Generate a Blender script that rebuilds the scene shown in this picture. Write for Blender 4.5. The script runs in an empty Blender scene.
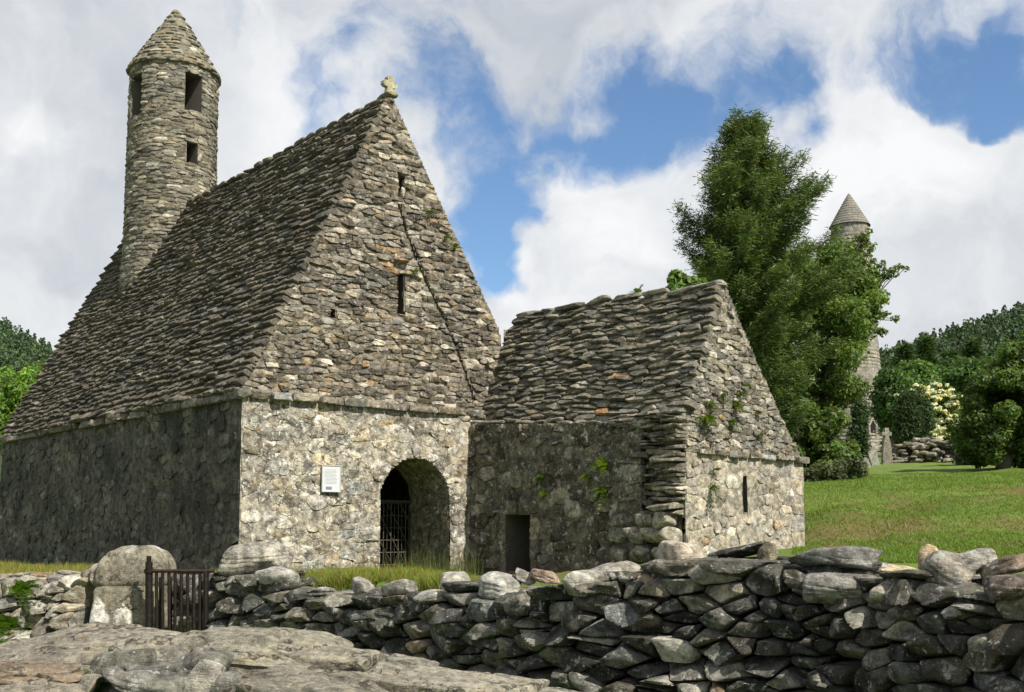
import bpy, math, random
import numpy as np
from mathutils import Vector
S = bpy.context.scene
COL = S.collection
R = math.radians

# ---------------------------------------------------------------- camera, world, sun, exposure
F, PP, TH = 1050.0, 430.0, R(5)
EYE = np.array([0, 0, 1.6])
cam = bpy.data.cameras.new('camera'); co = bpy.data.objects.new('camera', cam); COL.objects.link(co)
cam.sensor_width = 36; cam.lens = F / 1024 * 36; cam.shift_y = (PP - 346) / 1024
cam.clip_start = .1; cam.clip_end = 6000
co.location = EYE; co.rotation_euler = (R(90) + TH, 0, 0)
S.camera = co

def ray(x, y):
    rx = (x - 512) / F; ry = (PP - y) / F
    return np.array([rx, math.cos(TH) - ry * math.sin(TH), math.sin(TH) + ry * math.cos(TH)])
def at(x, y, Y):
    r = ray(x, y); return EYE + r * (Y / r[1])

SUN_EL = R(46)
SUN = np.array([.70 * math.cos(SUN_EL), -.714 * math.cos(SUN_EL), math.sin(SUN_EL)])
SUN /= np.linalg.norm(SUN)
sl = bpy.data.lights.new('sun', 'SUN'); so = bpy.data.objects.new('sun', sl); COL.objects.link(so)
sl.energy = 5.0; sl.angle = R(.5); sl.color = (1, .93, .82)
so.rotation_euler = Vector(SUN).to_track_quat('Z', 'Y').to_euler(); so.location = (20, -20, 40)

S.view_settings.view_transform = 'Standard'; S.view_settings.look = 'None'
S.view_settings.exposure = .50; S.view_settings.gamma = 1
S.render.engine = 'CYCLES'
S.cycles.max_bounces = 6; S.cycles.transparent_max_bounces = 4
S.cycles.use_denoising = True

W = bpy.data.worlds.new('World'); S.world = W; W.use_nodes = True
class NT:
    """small node-graph helper"""
    def __init__(s, t): s.t = t; s.n = t.nodes; s.l = t.links
    def new(s, typ, **k):
        n = s.n.new(typ)
        for a, v in k.items(): setattr(n, a, v)
        return n
    def put(s, sock, v):
        if hasattr(v, 'is_linked') or hasattr(v, 'node'): s.l.new(v, sock)
        else: sock.default_value = v
    def m(s, op, a, b=None, c=None, clamp=False):
        n = s.new('ShaderNodeMath', operation=op, use_clamp=clamp)
        for i, v in enumerate((a, b, c)):
            if v is not None: s.put(n.inputs[i], v)
        return n.outputs[0]
    def vm(s, op, a, b=None, out=0):
        n = s.new('ShaderNodeVectorMath', operation=op)
        s.put(n.inputs[0], a)
        if b is not None: s.put(n.inputs['Scale'] if op == 'SCALE' else n.inputs[1], b)
        return n.outputs['Value'] if out else n.outputs[0]
    def noise(s, vec, scale, detail=4, rough=.55, dist=0):
        n = s.new('ShaderNodeTexNoise'); s.put(n.inputs['Vector'], vec)
        n.inputs['Scale'].default_value = scale; n.inputs['Detail'].default_value = detail
        n.inputs['Roughness'].default_value = rough; n.inputs['Distortion'].default_value = dist
        return n.outputs['Fac']
    def ramp(s, f, a, b, c0=0., c1=1.):
        n = s.new('ShaderNodeMapRange', interpolation_type='SMOOTHSTEP')
        s.put(n.inputs['Value'], f)
        for k, v in (('From Min', a), ('From Max', b), ('To Min', c0), ('To Max', c1)): n.inputs[k].default_value = v
        return n.outputs[0]
    def mix(s, f, a, b, typ='MIX'):
        n = s.new('ShaderNodeMix', data_type='RGBA', blend_type=typ)
        s.put(n.inputs[0], f)
        for i, v in ((6, a), (7, b)):
            s.put(n.inputs[i], (*v, 1) if isinstance(v, tuple) and len(v) == 3 else v)
        return n.outputs[2]

def build_world():
    g = NT(W.node_tree); g.n.clear()
    sky = g.new('ShaderNodeTexSky', sky_type='NISHITA'); sky.sun_disc = False
    sky.sun_elevation = SUN_EL; sky.sun_rotation = math.atan2(SUN[0], SUN[1])
    sky.air_density = 1.0; sky.dust_density = .6; sky.ozone_density = 1.5
    d = g.vm('NORMALIZE', g.new('ShaderNodeTexCoord').outputs['Generated'])
    wob = g.vm('SCALE', g.vm('SUBTRACT', g.new('ShaderNodeTexNoise').outputs['Color'], (.42, .42, .42)), .0)
    nz = g.new('ShaderNodeTexNoise'); g.put(nz.inputs['Vector'], d); nz.inputs['Scale'].default_value = 9; nz.inputs['Detail'].default_value = 5
    dd = g.vm('ADD', d, g.vm('SCALE', g.vm('SUBTRACT', nz.outputs['Color'], (.42, .42, .42)), .20))
    def blob(px, py, rad, amp, acc, sy=1.0):
        r = ray(px, py); r = r / np.linalg.norm(r)
        df = g.vm('MULTIPLY', g.vm('SUBTRACT', dd, tuple(r)), (1, 1, sy))
        l = g.vm('DOT_PRODUCT', df, df, out=1)
        e = g.m('MULTIPLY', g.m('EXPONENT', g.m('MULTIPLY', l, -1 / (rad / F) ** 2)), amp)
        return e if acc is None else g.m('ADD', acc, e)
    # where blue sky opens (negative) and where clouds pile up (positive)
    a = None
    for b in CLOUD_MASK: a = blob(*b[:4], a, *(b[4:]))
    n1 = g.noise(dd, 5.5, 9, .62, .4)
    mask = g.ramp(g.m('ADD', g.m('ADD', n1, a), CLOUD_BIAS), .33, .68)
    s = None
    for b in CLOUD_SHADE: s = blob(*b[:4], s, *(b[4:]))
    n2 = g.noise(g.vm('ADD', dd, (3.1, 1.7, .4)), 6, 7, .56, .5)
    sh = g.m('ADD', g.m('ADD', g.m('MULTIPLY', g.m('SUBTRACT', n2, .5), 1.5), s), .45, clamp=True)
    cloud = g.mix(sh, (.50, .55, .62), (1.02, 1.03, 1.04))
    blue = g.vm('MULTIPLY', sky.outputs['Color'], (.125, .148, .165))
    col = g.mix(mask, blue, cloud)
    bg = g.new('ShaderNodeBackground'); g.l.new(col, bg.inputs['Color']); bg.inputs['Strength'].default_value = .66
    out = g.new('ShaderNodeOutputWorld'); g.l.new(bg.outputs[0], out.inputs[0])
CLOUD_BIAS = .16
CLOUD_MASK = [(640, 125, 60, -.32), (565, 160, 65, -.44), (520, 215, 50, -.55), (715, 130, 55, -.34), (815, 105, 45, -.4), (780, 60, 50, -.22), (900, 50, 55, -.26), (985, 70, 55, -.34), (1010, 115, 30, -.3),
              (360, 75, 45, -.28), (470, 110, 60, -.26), (440, 40, 40, -.15), (635, 245, 85, .6), (560, 300, 60, .4), (880, 220, 100, .55), (900, 125, 50, .45), (960, 170, 60, .3), (560, 35, 70, .15), (700, 40, 50, .1),
              (100, 200, 150, .3), (240, 30, 60, .1), (430, 170, 40, .1)]
CLOUD_SHADE = [(630, 200, 70, .6), (870, 150, 80, .55), (40, 110, 50, .55), (560, 280, 70, .45), (450, 180, 70, .4), (120, 40, 120, -.12), (970, 250, 70, -.15),
               (560, 60, 120, .0), (60, 250, 90, .0), (300, 80, 70, .25), (850, 300, 70, .25), (330, 130, 70, .25), (800, 220, 60, .3), (220, 20, 60, .2)]
build_world()

# ---------------------------------------------------------------- helpers
def h3(ix, iy, iz, seed=0):
    n = (ix.astype(np.int64) * 73856093) ^ (iy.astype(np.int64) * 19349663) ^ (iz.astype(np.int64) * 83492791) ^ (seed * 2654435761 & 0x7fffffff)
    n = (n ^ (n >> 13)) * 1274126177 & 0x7fffffff
    n = (n ^ (n >> 16)) * 668265263 & 0x7fffffff
    return ((n ^ (n >> 15)) & 0xffff) / 65535.0
def vnoise(p, seed=0):
    i = np.floor(p).astype(np.int64); f = p - i; f = f * f * (3 - 2 * f)
    r = 0
    for dx in (0, 1):
        for dy in (0, 1):
            for dz in (0, 1):
                w = (f[:, 0] if dx else 1 - f[:, 0]) * (f[:, 1] if dy else 1 - f[:, 1]) * (f[:, 2] if dz else 1 - f[:, 2])
                r = r + w * h3(i[:, 0] + dx, i[:, 1] + dy, i[:, 2] + dz, seed)
    return r * 2 - 1
def fbm(p, o=4, seed=0, g=.5):
    r = 0; a = 1; t = 0
    for k in range(o):
        r = r + a * vnoise(p * 2.0 ** k + 17.3 * k, seed + k); t += a; a *= g
    return r / t
def nrm(v): return v / np.maximum(np.linalg.norm(v, axis=-1, keepdims=True), 1e-9)
def sstep(a, b, x): t = np.clip((x - a) / (b - a), 0, 1); return t * t * (3 - 2 * t)

class Acc:
    """collects faces of one mesh object"""
    def __init__(s): s.v = []; s.q = []; s.t = []; s.c = []; s.n = 0
    def add(s, v, faces, col=(1, 1, 1)):
        v = np.asarray(v, float).reshape(-1, 3); f = np.asarray(faces, np.int64)
        c = np.asarray(col, float)
        if c.ndim == 1: c = np.tile(c, (len(v), 1))
        s.v.append(v); s.c.append(c)
        (s.q if f.shape[1] == 4 else s.t).append(f + s.n); s.n += len(v)
    def box(s, c, d, col=(1, 1, 1), ax=None, bev=0):
        d = np.asarray(d) / 2
        k = np.array([[x, y, z] for x in (-1, 1) for y in (-1, 1) for z in (-1, 1)], float) * d
        if ax is not None: k = k @ np.asarray(ax)
        s.add(k + np.asarray(c), [[0, 1, 3, 2], [4, 6, 7, 5], [0, 4, 5, 1], [2, 3, 7, 6], [0, 2, 6, 4], [1, 5, 7, 3]], col)
    def tube(s, pts, rad, n=8, col=(1, 1, 1), cap=True):
        pts = np.asarray(pts, float); rad = np.broadcast_to(np.asarray(rad, float), (len(pts),))
        tg = nrm(np.gradient(pts, axis=0)); up = np.array([0, 0, 1.]) if abs(tg[0][2]) < .9 else np.array([1., 0, 0])
        a = nrm(np.cross(tg, up)); b = np.cross(tg, a); an = np.arange(n) / n * 2 * np.pi
        v = pts[:, None] + rad[:, None, None] * (np.cos(an)[None, :, None] * a[:, None] + np.sin(an)[None, :, None] * b[:, None])
        f = [[i * n + j, i * n + (j + 1) % n, (i + 1) * n + (j + 1) % n, (i + 1) * n + j] for i in range(len(pts) - 1) for j in range(n)]
        v = v.reshape(-1, 3)
        if cap:
            m = len(v); v = np.vstack([v, pts[0], pts[-1]]); e = (len(pts) - 1) * n
            f += [[m, (j + 1) % n, j, m] for j in range(0)]
            s.add(v, f, col)
            s.t.append(np.array([[m, (j + 1) % n, j] for j in range(n)] + [[m + 1, e + j, e + (j + 1) % n] for j in range(n)]) + s.n - len(v))
        else: s.add(v, f, col)
    def build(s, name, mat, parent=None, smooth=True, sharp=42):
        v = np.vstack(s.v); c = np.vstack(s.c)
        if parent is not None: v = v - np.array(parent['_base'])
        me = bpy.data.meshes.new(name)
        q = np.vstack(s.q) if s.q else np.zeros((0, 4), np.int64); t = np.vstack(s.t) if s.t else np.zeros((0, 3), np.int64)
        me.vertices.add(len(v)); me.vertices.foreach_set('co', v.ravel())
        li = np.concatenate([q.ravel(), t.ravel()]).astype(np.int32)
        me.loops.add(len(li)); me.loops.foreach_set('vertex_index', li)
        me.polygons.add(len(q) + len(t))
        me.polygons.foreach_set('loop_start', np.concatenate([np.arange(len(q)) * 4, len(q) * 4 + np.arange(len(t)) * 3]).astype(np.int32))
        me.polygons.foreach_set('use_smooth', np.full(len(q) + len(t), smooth))
        me.update(calc_edges=True); me.validate()
        if smooth and sharp: me.set_sharp_from_angle(angle=R(sharp))
        at_ = me.attributes.new('col', 'FLOAT_COLOR', 'POINT')
        at_.data.foreach_set('color', np.hstack([c, np.ones((len(c), 1))]).astype(np.float32).ravel())
        me.materials.append(mat)
        o = bpy.data.objects.new(name, me); COL.objects.link(o)
        if parent is not None: o.parent = parent; o['_base'] = parent['_base']
        return o
def recentre(o):
    """put the origin of a one-mesh thing at its base"""
    me = o.data; v = np.zeros(len(me.vertices) * 3); me.vertices.foreach_get('co', v); v = v.reshape(-1, 3)
    b = np.array([*(v.min(0) + v.max(0))[:2] / 2, v[:, 2].min()]); v -= b
    me.vertices.foreach_set('co', v.ravel()); me.update(); o.location = b; return o
def tag(o, label, cat, group=None):
    o['label'] = label; o['category'] = cat
    if group: o['group'] = group
    return o
def kind(o, k): o['kind'] = k; return o
def thing(name, base, label, cat, group=None):
    o = bpy.data.objects.new(name, None); COL.objects.link(o); o.location = base; o.empty_display_size = .2
    o['_base'] = [float(x) for x in base]
    return tag(o, label, cat, group)

_cs = {}
def cubesphere(N, back=True):
    if (N, back) in _cs: return _cs[(N, back)]
    idx = {}; V = []; Fc = []
    def vid(p):
        k = tuple(p)
        if k not in idx: idx[k] = len(V); V.append(p)
        return idx[k]
    for ax in range(3):
        for sg in (0, N):
            if not back and ax == 2 and sg == 0: continue
            for i in range(N):
                for j in range(N):
                    q = []
                    for a, b in ((i, j), (i + 1, j), (i + 1, j + 1), (i, j + 1)):
                        p = [0, 0, 0]; p[ax] = sg; p[(ax + 1) % 3] = a; p[(ax + 2) % 3] = b; q.append(vid(p))
                    Fc.append(q if sg else q[::-1])
    V = np.array(V, float) / N * 2 - 1; V = np.tan(V * .78) / math.tan(.78)
    r = (nrm(V), np.array(Fc)); _cs[(N, back)] = r; return r
def softmin_r(dirs, n, d, p):
    # dirs (V,3) or (C,V,3); n (C,K,3), d (C,K) -> r (C,V)
    dt = np.einsum('vk,cjk->cvj', dirs, n)
    inv = np.maximum(dt, 0) / np.maximum(d[:, None, :], 1e-3)
    return np.power(np.power(inv, p).sum(-1) + 1e-12, -1 / p)

def poly_sdf(poly):
    P = np.array(poly, float); Q = np.roll(P, -1, 0)
    def f(u, v):
        x = np.stack([u, v], -1)[..., None, :]; e = Q - P; w = x - P
        t = np.clip((w * e).sum(-1) / (e * e).sum(-1), 0, 1); d = np.linalg.norm(w - t[..., None] * e, axis=-1).min(-1)
        c = ((P[:, 1] > v[..., None]) != (Q[:, 1] > v[..., None])) & (u[..., None] < (Q[:, 0] - P[:, 0]) * (v[..., None] - P[:, 1]) / np.where(Q[:, 1] == P[:, 1], 1e-9, Q[:, 1] - P[:, 1]) + P[:, 0])
        return np.where(c.sum(-1) % 2 == 1, d, -d)
    return f
def region(poly, holes=()):
    a = poly_sdf(poly); hs = [poly_sdf(h) for h in holes]
    def f(u, v):
        r = a(u, v)
        for h in hs: r = np.minimum(r, -h(u, v))
        return r
    return f
def rows(rng, u0, u1, v0, v1, rh, w, jv=.15, wav=.0):
    pts = []; v = v0
    while v < v1:
        hh = rh * rng.uniform(.65, 1.4); u = u0 - rng.uniform(0, w)
        while u < u1:
            ww = w * rng.uniform(.5, 1.6); pts.append((u + ww / 2, v + hh / 2 + rng.normal(0, jv * rh) + wav * math.sin(u * 1.3 + v))); u += ww
        v += hh
    return np.array(pts)
def darts(rng, u0, u1, v0, v1, w, a, n=None, lo=.55, hi=1.35):
    pts = np.zeros((0, 2)); rr = np.zeros(0)
    n = n or int((u1 - u0) * (v1 - v0) * a / w / w * 14)
    for k in range(n):
        r = w * (hi + (lo - hi) * (k / n) ** .7) * .5 * rng.uniform(.85, 1.1)
        p = np.array([rng.uniform(u0, u1), rng.uniform(v0, v1) * a])
        if len(pts) == 0 or (np.linalg.norm(pts - p, axis=1) > (rr + r) * .96).all():
            pts = np.vstack([pts, p]); rr = np.append(rr, r)
    return pts / [1, a]

def panel(acc, fmap, seeds, sdf, a, rng, N=4, gap=.008, df=.06, db=.08, tilt=(0, 0), rt=.12, p=20, rough=.02, colfn=None, mirror=.5, edge=.0, back=False, chamf=4, dfj=.25, wild=.06, clip=None, cj=.01, cham=(.84, 1.25)):
    u, v = seeds[:, 0], seeds[:, 1]; s = sdf(u, v); e = 1e-3
    ins = s > .02
    gx = (sdf(u + e, v) - sdf(u - e, v)) / (2 * e); gy = (sdf(u, v + e) - sdf(u, v - e)) / (2 * e)
    near = ins & (s < mirror)
    P = seeds[ins]; pm = P * [1, a]; allp = pm
    C = len(pm); K = min(14, C - 1); nn = np.zeros((C, K, 2))
    for i in range(0, C, 400):
        d2 = ((pm[i:i + 400, None] - allp[None]) ** 2).sum(-1); d2[d2 < 1e-8] = 1e9
        ix = np.argsort(d2, 1)[:, :K]; nn[i:i + 400] = allp[ix] - pm[i:i + 400, None]
    dist = np.linalg.norm(nn, axis=-1); n2 = nn / dist[..., None]
    tl = rng.normal(0, wild, (C, K))
    n3 = nrm(np.concatenate([n2, tl[..., None]], -1))
    d3 = np.maximum(dist / 2 - gap * rng.uniform(.5, 1.6, (C, K)), .012)
    # region border next to each stone, then the straight edges of its outline
    gb = np.stack([gx[ins], gy[ins] / a], -1); gl = np.maximum(np.linalg.norm(gb, axis=-1), 1e-3)
    db_ = np.maximum(s[ins] / gl + rng.normal(0, edge, C), .012); nb_ = np.concatenate([-gb / gl[:, None], np.zeros((C, 1))], -1)
    n3 = np.concatenate([n3, nb_[:, None]], 1); d3 = np.concatenate([d3, db_[:, None]], 1)
    if clip is not None:
        ar = sum(x0 * y1 - x1 * y0 for (x0, y0), (x1, y1) in zip(clip, clip[1:] + clip[:1]))
        for (x0, y0), (x1, y1) in zip(clip, clip[1:] + clip[:1]):
            o = np.array([(y1 - y0), -(x1 - x0)]) * (1 if ar > 0 else -1) / math.hypot(x1 - x0, y1 - y0)
            dd_ = -((P - [x0, y0]) @ o) + rng.normal(0, cj, C); on = np.array([o[0], o[1] / a]); ol = np.linalg.norm(on)
            n3 = np.concatenate([n3, np.tile([on[0] / ol, on[1] / ol, 0], (C, 1))[:, None]], 1)
            d3 = np.concatenate([d3, np.maximum(dd_ / ol, .012)[:, None]], 1)
    size = np.sort(d3, 1)[:, :4].mean(1)
    fr = nrm(np.stack([tilt[0] + rng.normal(0, rt, C), tilt[1] + rng.normal(0, rt, C), np.ones(C)], -1))
    dfv = df * (1 + rng.uniform(-dfj, dfj, C))
    bk = np.tile([0, 0, -1.], (C, 1))
    ch = nrm(np.stack([rng.normal(0, 1, (C, chamf)), rng.normal(0, 1, (C, chamf)), rng.uniform(.25, 1.1, (C, chamf))], -1))
    # chamfer distance: relative to support along that direction
    sup = np.minimum(size[:, None] * 1.5, 9) * np.sqrt(ch[..., 0] ** 2 + ch[..., 1] ** 2) + dfv[:, None] * ch[..., 2]
    dch = sup * rng.uniform(cham[0], cham[1], (C, chamf))
    n = np.concatenate([n3, fr[:, None], bk[:, None], ch], 1); d = np.concatenate([d3, dfv[:, None], np.full((C, 1), db), dch], 1)
    dirs, fc = cubesphere(N, back)
    # stretch template so flat stones are sampled evenly
    sx = np.clip(size * 1.3, .01, 9)
    for i in range(0, C, 300):
        j = slice(i, i + 300); nc = len(pm[j])
        r = softmin_r(dirs, n[j], d[j], p)
        q = dirs[None] * r[..., None]
        w = q.reshape(-1, 3) + np.repeat(np.column_stack([pm[j], np.zeros(nc)]), len(dirs), 0)
        if rough:
            f = fbm(w / max(.08, 4 * rough) + np.repeat(rng.uniform(0, 50, (nc, 3)), len(dirs), 0), 3, 5)
            w = w + (np.tile(dirs, (nc, 1)) * [.6, .6, 1]) * (f * rough)[:, None]
        xyz = fmap(w[:, 0], w[:, 1] / a, w[:, 2])
        cols = np.repeat(colfn(P[j], rng), len(dirs), 0)
        acc.add(xyz, (fc[None] + (np.arange(nc) * len(dirs))[:, None, None]).reshape(-1, 4), cols)
    return P
def backing(acc, fmap, sdf, u0, u1, v0, v1, c, depth, amp, col=(1, 1, 1), freq=3., pad=.0):
    nu, nv = int((u1 - u0) / c) + 1, int((v1 - v0) / c) + 1
    uu, vv = np.meshgrid(np.linspace(u0, u1, nu + 1), np.linspace(v0, v1, nv + 1), indexing='ij')
    uc = (uu[1:, 1:] + uu[:-1, :-1]) / 2; vc = (vv[1:, 1:] + vv[:-1, :-1]) / 2
    keep = sdf(uc.ravel(), vc.ravel()) > pad
    n = -depth + amp * fbm(np.stack([uu.ravel() * freq, vv.ravel() * freq, uu.ravel() * 0], -1), 5, 9, .6)
    i, j = np.meshgrid(np.arange(nu), np.arange(nv), indexing='ij'); i, j = i.ravel()[keep], j.ravel()[keep]; k = nv + 1
    acc.add(fmap(uu.ravel(), vv.ravel(), n), np.stack([i * k + j, (i + 1) * k + j, (i + 1) * k + j + 1, i * k + j + 1], -1), col)

def palette(base, var=.22, warm=.06, pale=.0, palec=(.5, .48, .43), rust=.0, rustc=(.36, .2, .09)):
    base = np.array(base)
    def f(P, rng):
        n = len(P); c = base * np.exp(rng.normal(0, var, (n, 1))); w = rng.normal(0, warm, n)
        c = c * np.stack([1 + w, 1 + w * .25, 1 - w], -1)
        r = rng.random(n)
        c = np.where((r < pale)[:, None], np.array(palec) * rng.uniform(.75, 1.1, (n, 1)), c)
        c = np.where((r > 1 - rust)[:, None], np.array(rustc) * rng.uniform(.7, 1.2, (n, 1)), c)
        return np.clip(c, .01, .9)
    return f

def rock(acc, c, dim, rng, N=16, yaw=0, tiltx=0, tilty=0, facets=14, p=13, rough=.035, strata=.0, col=(.25, .24, .22), flat=.0, freq=None, grain=.3, crack=.0):
    dirs, fc = cubesphere(N)
    n = nrm(np.vstack([rng.normal(0, 1, (facets, 3)), np.eye(3), -np.eye(3)])); d = np.concatenate([rng.uniform(.74, 1.02, facets), np.full(6, .9)])
    d = d * 1.0
    v = dirs * softmin_r(dirs, n[None], d[None], p)[0][:, None]
    dim = np.asarray(dim) / 2; v = v * dim
    o = rng.uniform(0, 90, 3); s = dim.mean(); fr = (freq or 1.6) / s
    f = fbm(v * fr * [1, 1, 1.4] + o, 5, 3, .55)
    nv = nrm(dirs / dim)
    v = v + nv * (f * rough * 2.2 * s)[:, None]
    if strata:
        zz = v[:, 2] + .25 * s * fbm(v / s * .8 + o, 2, 8) + .12 * v[:, 0]
        l = np.abs(((zz / strata) % 1) - .5) * 2
        v = v - nv * ((1 - l) ** 3 * strata * .28 * (1 - np.abs(nv[:, 2])))[:, None]
    if crack:
        g1 = fbm(v * [1.5, 2.6, 3] + o, 4, 41, .55); v = v - nv * (crack * np.exp(-(g1 / .022) ** 2))[:, None]
        g2 = fbm(v * [4, 5, 9] + o, 4, 43, .6); v = v + nv * (crack * .45 * np.clip(g2, -.4, .4))[:, None]
        g3 = fbm(v * [1.0, 2.2, 1] + o, 3, 47) * 6; g3 = (np.floor(g3) + sstep(.80, 1, g3 - np.floor(g3))) / 6; v = v + nv * (crack * 1.5 * g3)[:, None] * np.abs(nv[:, 2:3])
    cx, sx, cy, sy, cz, sz = math.cos(tiltx), math.sin(tiltx), math.cos(tilty), math.sin(tilty), math.cos(yaw), math.sin(yaw)
    M = np.array([[cz, -sz, 0], [sz, cz, 0], [0, 0, 1]]) @ np.array([[cy, 0, sy], [0, 1, 0], [-sy, 0, cy]]) @ np.array([[1, 0, 0], [0, cx, -sx], [0, sx, cx]])
    cc = np.array(col) * (1 + grain * fbm(v / s * 2.2 + o, 3, 21))[:, None]
    acc.add(v @ M.T + np.asarray(c), fc, np.clip(cc, .01, .9))

# ---------------------------------------------------------------- materials
def pmat(name):
    m = bpy.data.materials.new(name); m.use_nodes = True; g = NT(m.node_tree)
    b = g.n['Principled BSDF']; b.inputs['Specular IOR Level'].default_value = .25
    return m, g, b
def stone_mat(name, scale=1., lichen=.25, lcol=(.55, .54, .48), moss=.0, dark=.35, bump=.6, ochre=0., streak=0., bdist=.012, spot=1., mosscol=(.06, .08, .02), rough=.9, layer=0., cracks=0., cscale=3.):
    m, g, b = pmat(name)
    at_ = g.new('ShaderNodeAttribute', attribute_name='col').outputs['Color']
    P = g.new('ShaderNodeTexCoord').outputs['Object']
    big = g.noise(P, .9 * scale, 4, .6); mid = g.noise(P, 7 * scale, 6, .65); fine = g.noise(P, 34 * scale, 5, .7)
    c = g.mix(1, at_, g.mix(g.ramp(mid, .3, .7), (1 - dark,) * 3, (1 + dark * .8,) * 3), 'MULTIPLY')
    c = g.mix(1, c, g.mix(g.ramp(fine, .3, .7), (.72, .72, .73), (1.28, 1.27, 1.25)), 'MULTIPLY')
    c = g.mix(1, c, g.mix(g.ramp(big, .35, .65), (.82, .82, .84), (1.16, 1.14, 1.1)), 'MULTIPLY')
    if streak:
        sp = g.vm('MULTIPLY', P, (1, 1, .6)); st = g.noise(sp, .9, 8, .7)
        c = g.mix(g.ramp(st, .42, .62, 0, streak), c, (.018, .02, .017))
        st2 = g.noise(g.vm('ADD', sp, (5, 2, 9)), 1.8, 6, .65)
        c = g.mix(g.ramp(st2, .6, .72, 0, .35), c, (.12, .125, .09))
    if ochre:
        c = g.mix(g.ramp(g.noise(g.vm('ADD', P, (7, 3, 1)), 2.6 * scale, 4, .6), .58, .70, 0, ochre), c, (.42, .27, .10))
    if cracks:
        nz_ = g.new('ShaderNodeTexNoise'); g.put(nz_.inputs['Vector'], P); nz_.inputs['Scale'].default_value = 5 * scale; nz_.inputs['Detail'].default_value = 5
        wp = g.vm('ADD', g.vm('MULTIPLY', P, (1, 1, 1.9)), g.vm('SCALE', g.vm('SUBTRACT', nz_.outputs['Color'], (.42, .42, .42)), .35))
        vo = g.new('ShaderNodeTexVoronoi', feature='DISTANCE_TO_EDGE'); g.put(vo.inputs['Vector'], wp); vo.inputs['Scale'].default_value = cscale
        cm = g.m('MULTIPLY', g.ramp(vo.outputs['Distance'], .012, .06, cracks, 0), g.ramp(g.noise(g.vm('ADD', P, (4, 4, 8)), 1.7 * scale, 4, .6), .42, .56))
        c = g.mix(cm, c, (.045, .04, .03))
    if lichen:
        l1 = g.noise(g.vm('ADD', P, (2, 9, 4)), 5.5 * scale, 7, .72, .4)
        l2 = g.noise(g.vm('ADD', P, (9, 1, 6)), 15 * scale * spot, 5, .65)
        lf = g.m('MAXIMUM', g.ramp(l1, .56, .64), g.ramp(l2, .60, .66))
        c = g.mix(g.m('MULTIPLY', lf, lichen), c, lcol)
    if moss:
        nz = g.new('ShaderNodeNewGeometry').outputs['Normal']
        up = g.new('ShaderNodeSeparateXYZ'); g.l.new(nz, up.inputs[0])
        mf = g.m('MULTIPLY', g.ramp(g.noise(P, 3 * scale, 5, .65), .48, .64), g.ramp(up.outputs[2], .1, .8))
        c = g.mix(g.m('MULTIPLY', mf, moss), c, mosscol)
    hgt = g.m('ADD', g.m('MULTIPLY', g.noise(P, 13 * scale, 7, .7), 1.), g.m('MULTIPLY', fine, .5))
    if layer:
        lay = g.noise(g.vm('MULTIPLY', P, (1.2, 1.2, 9)), 6 * scale, 5, .65, .5)
        hgt = g.m('ADD', hgt, g.m('MULTIPLY', lay, layer))
    bp = g.new('ShaderNodeBump'); bp.inputs['Strength'].default_value = bump; bp.inputs['Distance'].default_value = bdist * 3
    g.l.new(hgt, bp.inputs['Height']); g.l.new(bp.outputs[0], b.inputs['Normal'])
    g.l.new(c, b.inputs['Base Color']); b.inputs['Roughness'].default_value = rough
    return m
def simple_mat(name, rough=.6, metal=0, var=.3, scale=20, tint=None):
    m, g, b = pmat(name)
    c = g.new('ShaderNodeAttribute', attribute_name='col').outputs['Color']; P = g.new('ShaderNodeTexCoord').outputs['Object']
    n = g.noise(P, scale, 4, .6); c = g.mix(1, c, g.mix(n, (1 - var,) * 3, (1 + var,) * 3), 'MULTIPLY')
    if tint: c = g.mix(g.ramp(g.noise(P, scale * .4, 4, .6), .5, .65), c, tint)
    g.l.new(c, b.inputs['Base Color']); b.inputs['Roughness'].default_value = rough; b.inputs['Metallic'].default_value = metal
    return m
def leaf_mat(name, trans=.35, rough=.55):
    m = bpy.data.materials.new(name); m.use_nodes = True; g = NT(m.node_tree); b = g.n['Principled BSDF']
    c = g.new('ShaderNodeAttribute', attribute_name='col').outputs['Color']
    g.l.new(c, b.inputs['Base Color']); b.inputs['Roughness'].default_value = rough; b.inputs['Specular IOR Level'].default_value = .3
    t = g.new('ShaderNodeBsdfTranslucent'); g.l.new(g.mix(1, c, (1.5, 1.5, .6), 'MULTIPLY'), t.inputs[0])
    mx = g.new('ShaderNodeMixShader'); mx.inputs[0].default_value = trans
    g.l.new(b.outputs[0], mx.inputs[1]); g.l.new(t.outputs[0], mx.inputs[2]); g.l.new(mx.outputs[0], g.n['Material Output'].inputs[0])
    return m
M_GABLE = stone_mat('gable_stone', lichen=.62, lcol=(.46, .44, .37), dark=.6, ochre=.25, bump=.7)
M_LOWER = stone_mat('mortared_stone', lichen=.9, lcol=(.68, .66, .58), dark=.65, ochre=.4, cracks=.85, cscale=3.2, bump=.8, bdist=.016)
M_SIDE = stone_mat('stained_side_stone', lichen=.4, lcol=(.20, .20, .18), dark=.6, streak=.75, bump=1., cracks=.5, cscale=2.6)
M_ROOF = stone_mat('roof_stone', lichen=.28, lcol=(.36, .35, .30), dark=.45, moss=.12, bump=.7)
M_RIDGE = stone_mat('ridge_stone', lichen=.2, moss=.9, dark=.3, mosscol=(.09, .11, .03))
M_ANNEX = stone_mat('annex_stone', lichen=.65, lcol=(.56, .545, .48), dark=.55, ochre=.2, cracks=.4, cscale=4, bump=.7)
M_AROOF = stone_mat('annex_roof_stone', lichen=.30, lcol=(.42, .40, .34), dark=.45, moss=.2, bump=.7)
M_TUR = stone_mat('turret_stone', lichen=.35, lcol=(.42, .40, .32), dark=.4, moss=.3, bump=.7)
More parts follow.
